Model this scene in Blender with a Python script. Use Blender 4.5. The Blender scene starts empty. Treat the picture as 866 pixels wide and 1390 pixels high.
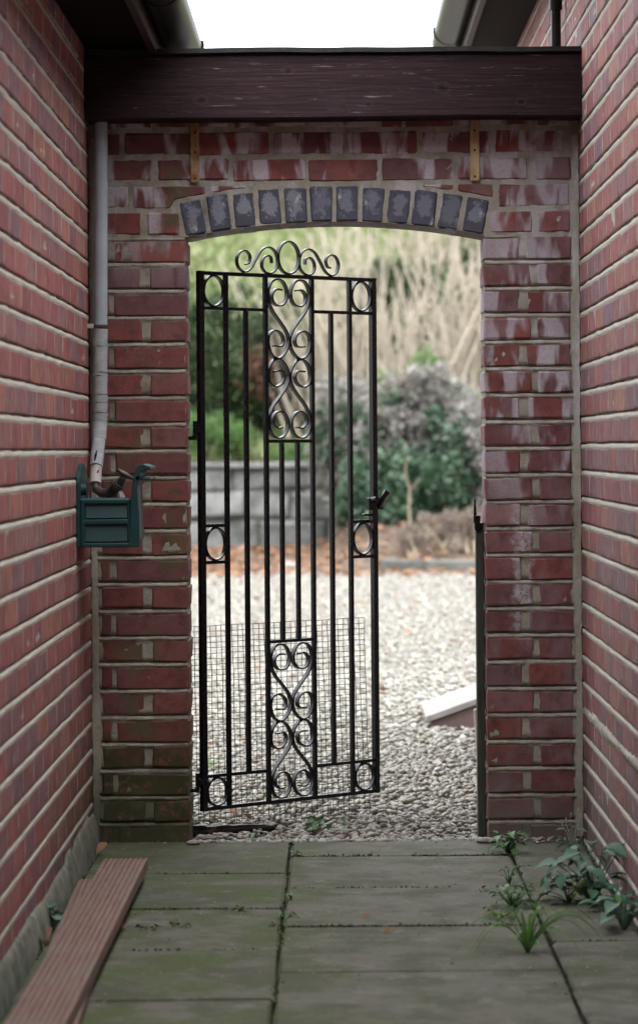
import bpy, bmesh, math, random
import numpy as np
from mathutils import Vector, Matrix, Euler

R = math.radians
rng = random.Random(7)
nrg = np.random.default_rng(11)
scene = bpy.context.scene
COL = scene.collection

# ------------------------------------------------------------------ camera
F_PX, CAM_H, ROLL = 4126.0, 1.106, 0.0073        # focal length in photo pixels, eye height, roll
cam_d = bpy.data.cameras.new("camera")
cam = bpy.data.objects.new("camera", cam_d)
COL.objects.link(cam)
cam.location = (0, 0, CAM_H)
cam.rotation_euler = (R(90), ROLL, 0)
cam_d.sensor_fit = 'VERTICAL'
cam_d.sensor_height = 36.0
cam_d.sensor_width = 24.0
cam_d.lens = F_PX * 36.0 / 1390.0
cam_d.shift_x = -21.0 / 1390.0
cam_d.shift_y = -85.0 / 1390.0
cam_d.clip_start = 0.05
cam_d.clip_end = 2000
cam_d.dof.use_dof = True
cam_d.dof.focus_distance = 8.6
cam_d.dof.aperture_fstop = 4.7
scene.camera = cam

# ------------------------------------------------------------------ sky, sun, exposure
SUN_EL, SUN_AZ = 68.0, 150.0                      # soft overcast light, high and from behind the camera
world = bpy.data.worlds.new("World")
scene.world = world
world.use_nodes = True
wt = world.node_tree
for n in list(wt.nodes):
    wt.nodes.remove(n)
sky = wt.nodes.new('ShaderNodeTexSky')
sky.sky_type = 'NISHITA'
sky.sun_disc = False
sky.sun_elevation = R(SUN_EL)
sky.sun_rotation = R(SUN_AZ)
sky.air_density = 1.0
sky.dust_density = 4.0
hsv = wt.nodes.new('ShaderNodeHueSaturation')     # cloud layer: nearly colourless
hsv.inputs['Saturation'].default_value = 0.22
cloud = wt.nodes.new('ShaderNodeMixRGB')
cloud.inputs['Fac'].default_value = 0.85
# standard overcast sky: the zenith three times as bright as the horizon
tc = wt.nodes.new('ShaderNodeTexCoord')
sx = wt.nodes.new('ShaderNodeSeparateXYZ')
mr = wt.nodes.new('ShaderNodeMapRange')
for k_, v_ in ((1, 0.0), (2, 1.0), (3, 1 / 3), (4, 1.0)):
    mr.inputs[k_].default_value = v_
oc = wt.nodes.new('ShaderNodeVectorMath'); oc.operation = 'SCALE'
oc.inputs[0].default_value = (14.0, 14.5, 15.2)
wt.links.new(tc.outputs['Generated'], sx.inputs[0])
wt.links.new(sx.outputs['Z'], mr.inputs[0])
wt.links.new(mr.outputs[0], oc.inputs['Scale'])
wt.links.new(oc.outputs[0], cloud.inputs['Color2'])
bg = wt.nodes.new('ShaderNodeBackground')
bg.inputs['Strength'].default_value = 0.15
wo = wt.nodes.new('ShaderNodeOutputWorld')
wt.links.new(sky.outputs[0], hsv.inputs['Color'])
wt.links.new(hsv.outputs[0], cloud.inputs['Color1'])
wt.links.new(cloud.outputs[0], bg.inputs['Color'])
wt.links.new(bg.outputs[0], wo.inputs['Surface'])

sun_d = bpy.data.lights.new("sun", 'SUN')
sun_d.energy = 0.6
sun_d.angle = R(60)
sun_d.color = (1.0, 0.97, 0.93)
sun = bpy.data.objects.new("sun", sun_d)
COL.objects.link(sun)
_d = Vector((math.sin(R(SUN_AZ)) * math.cos(R(SUN_EL)), math.cos(R(SUN_AZ)) * math.cos(R(SUN_EL)), math.sin(R(SUN_EL))))
sun.rotation_euler = (-_d).to_track_quat('-Z', 'Y').to_euler()

scene.view_settings.view_transform = 'Standard'
scene.view_settings.look = 'None'
scene.view_settings.exposure = 1.98
scene.view_settings.gamma = 1.0
scene.render.engine = 'CYCLES'
scene.cycles.max_bounces = 10
scene.cycles.diffuse_bounces = 3

# ------------------------------------------------------------------ planning helpers
def at(px, py, Y):
    """world point at distance Y that the photo shows at pixel (px, py)"""
    a, b = px - 454.0, py - 610.0
    x, y = a - ROLL * b, b + ROLL * a
    return Vector((x * Y / F_PX, Y, CAM_H - y * Y / F_PX))

def ground_at(px, py, z=0.0):
    a, b = px - 454.0, py - 610.0
    y = b + ROLL * a
    return at(px, py, (CAM_H - z) * F_PX / y)

# ------------------------------------------------------------------ materials
class M:
    """a thin wrapper round a node tree"""
    def __init__(s, name):
        s.m = bpy.data.materials.new(name)
        s.m.use_nodes = True
        s.t = s.m.node_tree
        s.b = s.t.nodes['Principled BSDF']
        s.out = s.t.nodes['Material Output']
        s._pos = None
    def n(s, typ, **kw):
        x = s.t.nodes.new(typ)
        for k, v in kw.items():
            if k.startswith('_'):
                setattr(x, k[1:], v)
            else:
                s.put(x.inputs[k.replace('9', ' ')], v)
        return x
    def put(s, sock, v):
        if hasattr(v, 'is_output') or isinstance(v, bpy.types.NodeSocket):
            s.t.links.new(v, sock)
        elif isinstance(v, (tuple, list)) and len(v) == 3 and sock.type == 'RGBA':
            sock.default_value = (*v, 1)
        else:
            sock.default_value = v
    def pos(s):
        if s._pos is None:
            s._pos = s.t.nodes.new('ShaderNodeNewGeometry')
        return s._pos.outputs['Position']
    def local(s):
        return s.n('ShaderNodeTexCoord').outputs['Object']
    def sep(s, v):
        x = s.n('ShaderNodeSeparateXYZ')
        s.put(x.inputs[0], v)
        return x.outputs
    def scale(s, v, xyz):
        x = s.n('ShaderNodeVectorMath', _operation='MULTIPLY')
        s.put(x.inputs[0], v); x.inputs[1].default_value = xyz
        return x.outputs[0]
    def noise(s, v, sc, det=4, rough=.6, dist=0.0):
        x = s.n('ShaderNodeTexNoise')
        s.put(x.inputs['Vector'], v)
        x.inputs['Scale'].default_value = sc
        x.inputs['Detail'].default_value = det
        x.inputs['Roughness'].default_value = rough
        x.inputs['Distortion'].default_value = dist
        return x.outputs[0]
    def math(s, op, a, b=0.0, clamp=False):
        x = s.n('ShaderNodeMath', _operation=op)
        x.use_clamp = clamp
        s.put(x.inputs[0], a); s.put(x.inputs[1], b)
        return x.outputs[0]
    def ramp(s, f, a, b, lo=0.0, hi=1.0):
        x = s.n('ShaderNodeMapRange')
        x.interpolation_type = 'SMOOTHSTEP'
        s.put(x.inputs[0], f)
        x.inputs[1].default_value = a; x.inputs[2].default_value = b
        x.inputs[3].default_value = lo; x.inputs[4].default_value = hi
        return x.outputs[0]
    def palette(s, f, cols, interp='LINEAR'):
        x = s.n('ShaderNodeValToRGB')
        s.put(x.inputs[0], f)
        cr = x.color_ramp
        cr.interpolation = interp
        while len(cr.elements) < len(cols):
            cr.elements.new(0.5)
        for i, c in enumerate(cols):
            cr.elements[i].position = i / max(1, len(cols) - 1)
            cr.elements[i].color = (*c, 1)
        return x.outputs[0]
    def mix(s, f, a, b, mode='MIX'):
        x = s.n('ShaderNodeMixRGB', _blend_type=mode)
        s.put(x.inputs[0], f); s.put(x.inputs[1], a); s.put(x.inputs[2], b)
        return x.outputs[0]
    def rand(s):
        """one random number per piece, whether separate object or island"""
        oi = s.n('ShaderNodeObjectInfo').outputs['Random']
        if s._pos is None:
            s.pos()
        isl = s._pos.outputs['Random Per Island']
        return s.math('FRACT', s.math('ADD', s.math('MULTIPLY', oi, 13.7), s.math('MULTIPLY', isl, 7.31)))
    def bump(s, h, strength=.3, dist=.003, prev=None):
        x = s.n('ShaderNodeBump')
        x.inputs['Strength'].default_value = strength
        x.inputs['Distance'].default_value = dist
        s.put(x.inputs['Height'], h)
        if prev is not None:
            s.put(x.inputs['Normal'], prev)
        return x.outputs[0]
    def fin(s, col, rough=.8, normal=None, metal=0.0, spec=None, alb=.66):
        if alb != 1.0:                                # palette values were noted from the photo; bring them to real albedo
            col = s.mix(1.0, col, (alb, alb, alb), 'MULTIPLY')
        s.put(s.b.inputs['Base Color'], col)
        s.put(s.b.inputs['Roughness'], rough)
        s.put(s.b.inputs['Metallic'], metal)
        if spec is not None:
            s.put(s.b.inputs['Specular IOR Level'], spec)
        if normal is not None:
            s.put(s.b.inputs['Normal'], normal)
        return s.m

def mat_brick(name, cols, kind):
    m = M(name)
    p = m.pos()
    c = m.palette(m.rand(), cols)
    side_ = kind != 'pier'
    mott = m.noise(p, 22, 5, .65)
    c = m.mix(m.ramp(mott, .42, .72, 0, .35 if side_ else .85), c, (.12, .048, .044))
    # scorched and pale patches, different on every brick
    c = m.mix(m.math('MULTIPLY', m.ramp(m.noise(p, 9, 3, .5), .50, .62), .30 if side_ else .45), c, (.17, .085, .085))
    fine = m.noise(p, 160, 4, .7)
    c = m.mix(m.ramp(fine, .58, .8, 0, .35), c, (.42, .20, .15))
    speck = m.noise(p, 75, 2, .5)
    c = m.mix(m.ramp(speck, .74, .80, 0, .55), c, (.45, .38, .33))
    x, y, z = m.sep(p)
    # mortar smeared over the arrises and faces
    sm = m.noise(p, 13, 5, .7, .4)
    c = m.mix(m.ramp(sm, .60, .80, 0, .20 if side_ else .40), c, (.34, .29, .24))
    if kind == 'pier':
        # efflorescence: salt runs, long vertically, most of it on the right pier and above the arch
        right = m.ramp(x, .10, .60)
        high = m.ramp(z, 1.50, 1.86)
        w = m.math('MAXIMUM', m.math('MULTIPLY', right, m.ramp(z, .75, 1.2)), high)
        # soft vertical bands that differ from brick to brick, plus a finer crust
        cv = m.n('ShaderNodeCombineXYZ')
        m.put(cv.inputs[0], m.math('MULTIPLY', x, 15.0))
        m.put(cv.inputs[1], m.math('MULTIPLY', m.rand(), 40.0))
        m.put(cv.inputs[2], m.math('MULTIPLY', z, 4.5))
        st = m.noise(cv.outputs[0], 1.0, 3, .5, .3)
        grain = m.ramp(m.noise(p, 90, 5, .8), .25, .55, .55, 1)
        f = m.math('MULTIPLY', m.math('MULTIPLY', m.ramp(st, .47, .58), m.math('MULTIPLY', w, .92)), grain)
        c = m.mix(f, c, (.60, .55, .60))
        # a milky lilac film over much of the right pier
        film = m.math('MULTIPLY', m.ramp(m.noise(m.scale(p, (5, 5, 3)), 2.2, 5, .6), .42, .62), m.math('MULTIPLY', right, .38))
        c = m.mix(film, c, (.33, .26, .30))
        # one salt run down the right pier
        dx = m.math('ABSOLUTE', m.math('SUBTRACT', m.math('ADD', x, m.math('MULTIPLY', m.noise(m.scale(p, (1, 1, 1)), 14, 6, .75), .10)), .572))
        run = m.math('MULTIPLY', m.ramp(dx, .006, .036, 1, 0), m.math('MULTIPLY', m.ramp(z, .52, .66), m.ramp(z, .93, 1.0, 1, 0)))
        c = m.mix(m.math('MULTIPLY', run, m.ramp(m.noise(p, 70, 6, .8), .34, .62, .05, .85)), c, (.66, .62, .66))
        left = m.ramp(x, -.2, -.45)
        mz = m.math('ADD', z, m.math('MULTIPLY', m.noise(p, 14, 5, .7), .30))
        moss = m.math('MULTIPLY', m.ramp(mz, .34, .58, 1, 0), m.ramp(m.noise(p, 45, 4), .26, .48))
        c = m.mix(m.math('MULTIPLY', moss, m.math('ADD', m.math('MULTIPLY', left, .75), .12)), c, (.038, .060, .022))
        gd = m.math('MULTIPLY', m.ramp(m.math('ADD', z, m.math('MULTIPLY', m.noise(p, 9, 5, .7), .16)), .14, .26, 1, 0), m.ramp(x, .3, .5))
        c = m.mix(m.math('MULTIPLY', gd, .75), c, (.15, .125, .105))
        alg = m.math('MULTIPLY', m.ramp(m.noise(p, 8, 3, .5), .54, .66), m.math('ADD', m.math('MULTIPLY', left, .50), .12))
        c = m.mix(alg, c, (.115, .120, .055))
    else:
        mz = m.math('ADD', z, m.math('MULTIPLY', m.noise(m.scale(p, (1, 1, 1)), 6, 5, .7), .5))
        far = m.ramp(y, 6.6, 8.3)
        moss = m.math('MULTIPLY', m.ramp(mz, .34, .75, 1, 0), far)
        c = m.mix(m.math('MULTIPLY', moss, .72), c, (.085, .080, .045) if kind == 'left' else (.13, .115, .095))
        bl = m.noise(m.scale(p, (3, 3, 1)), 4, 4, .6)
        c = m.mix(m.ramp(bl, .52, .75, 0, .45 if kind == 'right' else .25), c, (.30, .25, .27))
    drag = m.noise(m.scale(p, (60, 60, 5)), 3, 3, .6)
    nb = m.bump(drag, .25, .002)
    nb = m.bump(fine, .45, .0025, nb)
    return m.fin(c, m.ramp(mott, .3, .8, .66, .88), nb, spec=.12)

def mat_mortar(name, c1, c2, moss=0.0):
    m = M(name)
    p = m.pos()
    a = m.noise(p, 14, 5, .7)
    c = m.mix(m.ramp(a, .3, .7), c1, c2)
    g = m.noise(p, 220, 3, .7)
    c = m.mix(m.ramp(g, .52, .8, 0, .5), c, (.16, .13, .10))
    x, y, z = m.sep(p)
    mz = m.math('ADD', z, m.math('MULTIPLY', m.noise(p, 14, 5, .7), .30))
    f = m.math('MULTIPLY', m.ramp(mz, .22, .44, 1, 0), m.math('MULTIPLY', moss, m.ramp(x, .1, -.3, .25, 1)))
    c = m.mix(f, c, (.06, .075, .035))
    if name == 'mortar_pier':
        sw_ = m.math('MAXIMUM', m.math('MULTIPLY', m.ramp(x, .10, .60), m.ramp(z, .75, 1.2)), m.ramp(z, 1.50, 1.86))
        sf = m.math('MULTIPLY', m.ramp(m.noise(m.scale(p, (9, 9, 3)), 1.6, 4, .6), .48, .62), m.math('MULTIPLY', sw_, .6))
        c = m.mix(sf, c, (.60, .57, .58))
        c = m.mix(m.ramp(m.noise(p, 5, 5, .7), .48, .70, 0, .6), c, (.15, .12, .085))
    nb = m.bump(g, .6, .003)
    nb = m.bump(m.noise(p, 60, 4), .6, .006, nb)
    return m.fin(c, .95, nb, spec=.1)

def mat_simple(name, c1, c2, sc=20, rough=.7, bsc=120, bs=.25, bd=.002, metal=0.0, spec=.22, stretch=None, rnd=0.0):
    m = M(name)
    p = m.pos()
    if stretch:
        p = m.scale(p, stretch)
    f = m.ramp(m.noise(p, sc, 5, .65), .32, .68)
    if rnd:
        f = m.math('ADD', m.math('MULTIPLY', f, 1 - rnd), m.math('MULTIPLY', m.rand(), rnd))
    c = m.mix(f, c1, c2)
    return m.fin(c, rough, m.bump(m.noise(p, bsc, 3), bs, bd), metal, spec)

def mat_leaf(name, cols, rough=.5, trans=.3):
    m = M(name)
    f = m.rand()
    c = m.palette(f, cols)
    c = m.mix(m.ramp(m.noise(m.pos(), 3.0, 3), .35, .7, 0, .45), c, cols[0])
    c = m.mix(1.0, c, (.66, .66, .66), 'MULTIPLY')
    m.fin(c, rough, spec=.3, alb=1.0)
    tr = m.n('ShaderNodeBsdfTranslucent')
    m.put(tr.inputs['Color'], c)
    mx = m.n('ShaderNodeMixShader')
    mx.inputs[0].default_value = trans
    m.t.links.new(m.b.outputs[0], mx.inputs[1])
    m.t.links.new(tr.outputs[0], mx.inputs[2])
    m.t.links.new(mx.outputs[0], m.out.inputs['Surface'])
    return m.m

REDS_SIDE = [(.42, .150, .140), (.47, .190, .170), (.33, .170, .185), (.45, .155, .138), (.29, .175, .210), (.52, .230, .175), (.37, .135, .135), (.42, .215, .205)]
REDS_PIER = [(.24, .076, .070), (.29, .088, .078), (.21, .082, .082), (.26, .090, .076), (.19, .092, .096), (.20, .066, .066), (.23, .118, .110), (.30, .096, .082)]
MB_LEFT = mat_brick('brick_red_purple', REDS_SIDE, 'left')
MB_RIGHT = mat_brick('brick_red_pale', [(c[0] * .95, c[1] * 1.05, c[2] * 1.08) for c in REDS_SIDE], 'right')
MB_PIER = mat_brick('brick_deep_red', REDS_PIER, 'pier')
M_MORTAR = mat_mortar('mortar_cream', (.68, .64, .56), (.58, .54, .46), .25)
M_MORTAR_P = mat_mortar('mortar_pier', (.45, .415, .345), (.34, .31, .25), .75)
M_HAUNCH = mat_mortar('render_mossy', (.33, .33, .29), (.15, .165, .115), .1)

def mat_blue_brick():
    m = M('brick_blue')
    p = m.pos()
    lx, ly, lz = m.sep(m.local())
    rr = m.math('SQRT', m.math('ADD', m.math('POWER', m.math('MULTIPLY', lx, 1 / .026), 2), m.math('POWER', m.math('MULTIPLY', m.math('SUBTRACT', lz, .008), 1 / .042), 2)))
    rr = m.math('ADD', rr, m.math('MULTIPLY', m.math('SUBTRACT', m.noise(p, 26, 6, .75), .5), 3.4))
    rd = m.rand()
    rr = m.math('DIVIDE', rr, m.math('ADD', .75, m.math('MULTIPLY', rd, .55)))
    f = m.math('MULTIPLY', m.ramp(rr, .62, .92, 1, 0), m.math('ADD', .35, m.math('MULTIPLY', m.math('FRACT', m.math('MULTIPLY', rd, 5.3)), .5)))
    c = m.mix(m.noise(p, 60, 4), (.042, .042, .066), (.085, .085, .122))
    c = m.mix(f, c, (.27, .285, .34))
    c = m.mix(m.ramp(m.noise(p, 140, 5, .8), .5, .75, 0, .5), c, (.05, .045, .06))
    salt = m.noise(m.scale(p, (1, 1, .4)), 30, 5, .7)
    c = m.mix(m.ramp(salt, .58, .70, 0, .85), c, (.62, .60, .60))
    return m.fin(c, .6, m.bump(m.noise(p, 90, 4), .5, .004), spec=.4)
M_BLUE = mat_blue_brick()

def mat_slab():
    m = M('concrete_slab')
    p = m.pos()
    x, y, z = m.sep(p)
    c = m.palette(m.rand(), [(.125, .121, .097), (.145, .137, .113), (.112, .112, .088)])
    n1 = m.noise(p, 5, 6, .68)
    c = m.mix(m.ramp(n1, .42, .60, 0, .8), c, (.062, .068, .042))
    c = m.mix(m.ramp(m.noise(p, 11, 6, .75), .52, .66, 0, .6), c, (.21, .205, .17))
    left = m.ramp(x, .15, -.30, .25, 1)
    alg = m.math('MULTIPLY', m.ramp(m.noise(p, 4.2, 7, .78), .44, .60), left)
    c = m.mix(m.math('MULTIPLY', alg, .9), c, (.072, .095, .028))
    g = m.noise(p, 190, 3, .7)
    c = m.mix(m.ramp(g, .52, .74, 0, .5), c, (.20, .187, .155))
    c = m.mix(m.ramp(m.noise(p, 60, 5, .8), .56, .70, 0, .55), c, (.06, .058, .042))
    dk = m.noise(p, 28, 4, .7)
    c = m.mix(m.ramp(dk, .60, .76, 0, .6), c, (.055, .055, .04))
    g2 = m.noise(p, 420, 2, .6)
    c = m.mix(m.ramp(g2, .60, .72, 0, .5), c, (.32, .30, .26))
    c = m.mix(m.ramp(m.noise(p, 330, 2, .6), .62, .74, 0, .6), c, (.05, .05, .04))
    nb = m.bump(g, .5, .0025)
    nb = m.bump(m.noise(p, 16, 4), .35, .006, nb)
    return m.fin(c, .85, nb, spec=.12)
M_SLAB = mat_slab()
M_SOIL = mat_simple('damp_soil', (.035, .030, .020), (.055, .06, .03), 18, .95, 90, .6, .006)
M_MOSS = mat_leaf('moss', [(.045, .065, .02), (.085, .115, .035), (.06, .075, .03)], .9, .1)

def mat_gravel(name):
    m = M(name)
    c = m.palette(m.rand(), [(.36, .337, .285), (.28, .258, .21), (.405, .385, .34), (.34, .308, .24), (.225, .22, .21), (.38, .355, .305), (.44, .425, .395), (.315, .295, .25)])
    c = m.mix(m.ramp(m.noise(m.pos(), 90, 4), .45, .8, 0, .35), c, (.26, .24, .19))
    return m.fin(c, .85, m.bump(m.noise(m.pos(), 200, 3), .3, .002), spec=.3)
M_GRAVEL = mat_gravel('gravel_stone')
def mat_gravel_bed():
    m = M('gravel_bed')
    p = m.pos()
    v = m.n('ShaderNodeTexVoronoi')
    m.put(v.inputs['Vector'], p); v.inputs['Scale'].default_value = 42
    w = m.sep(v.outputs['Color'])[0]
    c = m.palette(w, [(.27, .252, .215), (.34, .322, .285), (.20, .186, .155), (.38, .365, .33)])
    c = m.mix(m.ramp(m.noise(p, .9, 4), .45, .75, 0, .35), c, (.24, .21, .15))
    return m.fin(c, .9, m.bump(v.outputs['Distance'], .8, .02))
M_GBED = mat_gravel_bed()

def mat_beam():
    m = M('stained_timber')
    p = m.pos()
    g = m.noise(m.scale(p, (1.2, 8, 30)), 3, 6, .7, 1.2)
    c = m.mix(m.ramp(g, .3, .7), (.022, .0125, .0145), (.046, .024, .027))
    pale = m.noise(m.scale(p, (3, 9, 40)), 3.5, 5, .75, .5)
    c = m.mix(m.ramp(pale, .60, .72, 0, .75), c, (.26, .235, .25))
    b = m.noise(p, 5, 4, .6)
    c = m.mix(m.ramp(b, .55, .8, 0, .4), c, (.070, .058, .062))
    bx, by_, bz_ = m.sep(p)
    for kx, kz, kr in ((.305, 2.10, .011), (-.12, 2.15, .008), (.52, 2.06, .007), (-.36, 2.07, .009), (.10, 2.055, .006)):
        dd = m.math('SQRT', m.math('ADD', m.math('POWER', m.math('SUBTRACT', bx, kx), 2), m.math('POWER', m.math('MULTIPLY', m.math('SUBTRACT', bz_, kz), 1.5), 2)))
        dd = m.math('ADD', dd, m.math('MULTIPLY', m.math('SUBTRACT', m.noise(p, 60, 3), .5), .010))
        c = m.mix(m.ramp(dd, kr * .4, kr * 1.4, .7, 0), c, (.010, .006, .006))
        c = m.mix(m.math('MULTIPLY', m.ramp(dd, kr * 1.3, kr * 1.9), m.ramp(dd, kr * 2.0, kr * 2.8, .18, 0)), c, (.11, .075, .075))
    rg = m.ramp(m.noise(p, 8, 4), .3, .7, .42, .66)
    return m.fin(c, rg, m.bump(g, .5, .004), spec=.10)
M_BEAM = mat_beam()
M_FELT = mat_simple('bitumen_felt', (.018, .018, .019), (.035, .034, .034), 30, .6, 200, .5, .003)
def mat_iron():
    m = M('black_iron_paint')
    p = m.pos()
    c = m.mix(m.ramp(m.noise(p, 30, 5, .7), .55, .8, 0, .5), (.007, .007, .0085), (.020, .014, .012))
    r = m.ramp(m.noise(p, 50, 4), .3, .7, .20, .30)
    return m.fin(c, r, m.bump(m.noise(p, 40, 3), .06, .001), spec=.24)
M_IRON = mat_iron()
M_WIRE = mat_simple('dull_galvanised_wire', (.075, .075, .09), (.11, .105, .11), 30, .5, metal=.6)
M_LAG = mat_simple('grey_foam_lagging', (.50, .56, .61), (.42, .47, .51), 12, .75, 90, .35, .002)
M_LAG_W = mat_simple('weathered_foam_lagging', (.50, .52, .54), (.40, .42, .43), 25, .85, 60, .5, .003, stretch=(1, 1, 3))
M_TAPE = mat_simple('white_tape', (.62, .58, .55), (.44, .38, .35), 35, .6)
M_BLACK = mat_simple('black_plastic', (.010, .010, .010), (.018, .018, .017), 20, .35, 100, .1, .001, spec=.12)
M_GREEN = mat_simple('green_plastic', (.006, .050, .052), (.009, .062, .062), 14, .42, 160, .12, .001, spec=.45)
M_TAP = mat_simple('tarnished_brass', (.10, .09, .08), (.17, .155, .14), 40, .5, metal=.6)
M_GREYP = mat_simple('grey_plastic', (.07, .07, .075), (.10, .10, .105), 30, .5)
M_RUST = mat_simple('rusty_strap', (.62, .47, .28), (.26, .10, .04), 26, .85, 120, .5, .002, stretch=(1, 1, .5))
M_RUST2 = mat_simple('pale_rusty_strap', (.66, .50, .28), (.46, .29, .14), 26, .85, 120, .5, .002, stretch=(1, 1, .5))
M_DARKBROWN = mat_simple('brown_stained_board', (.050, .025, .018), (.034, .017, .013), 10, .6, 80, .25, .002, stretch=(9, 1, 9))
M_SOFFIT = mat_simple('brown_soffit_board', (.020, .011, .008), (.013, .008, .006), 10, .8, spec=.05, stretch=(9, 1, 9))
def mat_deck():
    m = M('weathered_decking')
    p = m.pos()
    g = m.noise(m.scale(p, (7, .5, 7)), 14, 6, .7, .4)
    c = m.mix(m.ramp(g, .32, .68), (.27, .165, .135), (.17, .105, .088))
    c = m.mix(m.ramp(m.noise(p, 5, 5, .7), .48, .66, 0, .6), c, (.21, .175, .155))
    c = m.mix(m.ramp(m.noise(m.scale(p, (1, .45, 1)), 26, 4, .6), .68, .76, 0, .8), c, (.07, .04, .03))
    return m.fin(c, .8, m.bump(g, .5, .002), spec=.25)
M_DECK = mat_deck()
M_POST = mat_simple('grey_timber', (.075, .075, .062), (.045, .050, .036), 16, .85, 110, .5, .003, stretch=(6, 6, .6))
M_DARKWOOD = mat_simple('wet_dark_timber', (.018, .015, .012), (.035, .03, .022), 20, .7, 90, .5, .004)
M_RAMPTOP = mat_simple('pale_concrete', (.34, .31, .29), (.25, .225, .21), 14, .85, 110, .4, .003)
M_RAMPSIDE = mat_simple('pink_brick_render', (.22, .145, .13), (.16, .11, .10), 14, .85, 110, .4, .003)
M_TERRA = mat_simple('terracotta', (.36, .28, .225), (.28, .20, .155), 14, .85)
M_STONE = mat_simple('grey_wall_stone', (.38, .375, .365), (.075, .08, .068), 2.6, .9, 25, .6, .02, rnd=.25)
M_STONEGAP = mat_simple('dry_wall_core', (.15, .145, .125), (.10, .10, .08), 6, .95)
M_KERB = mat_simple('kerb_stone', (.17, .165, .15), (.10, .10, .085), 6, .9, 40, .5, .01)
M_ROOF = mat_simple('roof_tile', (.12, .065, .05), (.09, .05, .04), 6, .9)
M_BANK = mat_simple('grassy_bank', (.13, .15, .058), (.20, .20, .10), 1.2, .95, 12, .6, .05)
M_BED = mat_simple('leafy_soil', (.10, .070, .050), (.065, .050, .035), 2.5, .95, 20, .6, .03)
L_GRASS = mat_leaf('pale_grass', [(.19, .25, .085), (.27, .32, .13), (.26, .27, .13), (.15, .21, .07)])
L_DARK = mat_leaf('dark_evergreen_leaf', [(.026, .050, .017), (.055, .095, .032), (.10, .15, .05), (.04, .07, .024)], .5, .25)
L_LAUREL = mat_leaf('blue_green_leaf', [(.020, .048, .026), (.05, .105, .055), (.11, .18, .10), (.03, .07, .035)], .35, .2)
L_FERN = mat_leaf('bright_conifer', [(.08, .17, .04), (.13, .25, .07), (.18, .30, .10)], .6, .35)
L_MAUVE = mat_leaf('dry_seed_head', [(.29, .265, .245), (.40, .37, .345), (.16, .145, .125), (.48, .45, .42), (.16, .18, .10), (.33, .30, .28)], .7, .2)
L_RUSSET = mat_leaf('dead_russet_leaf', [(.12, .055, .035), (.17, .085, .05), (.09, .045, .03)], .8, .2)
L_LITTER = mat_leaf('fallen_leaf', [(.26, .11, .05), (.34, .17, .08), (.20, .10, .06), (.38, .24, .15), (.17, .08, .04)], .8, .2)
L_PINK = mat_leaf('faded_heather', [(.26, .19, .17), (.33, .26, .22), (.20, .15, .13), (.20, .20, .11)], .9, .2)
M_TWIG = mat_simple('pale_bare_twig', (.56, .50, .40), (.36, .30, .22), 6, .9, rnd=.6)
M_STEM = mat_simple('brown_stem', (.10, .075, .05), (.06, .045, .03), 12, .9)
M_PALESTEM = mat_simple('dead_pale_stem', (.52, .44, .32), (.40, .33, .23), 12, .9)
L_WEED = mat_leaf('weed_leaf', [(.06, .15, .05), (.10, .21, .07), (.14, .27, .10)], .45, .25)
L_NETTLE = mat_leaf('bluish_weed_leaf', [(.09, .18, .11), (.16, .27, .19), (.07, .15, .09)], .45, .25)
L_BLADE = mat_leaf('sedge_blade', [(.08, .19, .04), (.13, .27, .06), (.18, .32, .09)], .38, .3)
L_YELLOW = mat_leaf('yellow_weed_leaf', [(.13, .19, .04), (.09, .15, .035)], .5, .3)
M_FLOWER = mat_simple('pale_seed_tuft', (.50, .47, .42), (.40, .37, .32), 30, .9)

# ------------------------------------------------------------------ object helpers
ORG = {}                                            # world origin of every thing, so parts can be given in world coordinates
def tag(o, label=None, cat=None, group=None, kind=None):
    if label: o['label'] = label
    if cat: o['category'] = cat
    if group: o['group'] = group
    if kind: o['kind'] = kind
    return o

def thing(name, label, cat, loc=(0, 0, 0), rz=0.0, group=None):
    o = bpy.data.objects.new(name, None)
    o.empty_display_size = .1
    o.location = loc
    o.rotation_euler = (0, 0, rz)
    COL.objects.link(o)
    ORG[o.name] = Vector(loc)
    return tag(o, label, cat, group)

def link(name, me, parent=None, loc=(0, 0, 0), rot=(0, 0, 0)):
    o = bpy.data.objects.new(name, me)
    o.location = loc
    o.rotation_euler = rot
    COL.objects.link(o)
    if parent is not None:
        o.parent = parent
    return o

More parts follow.
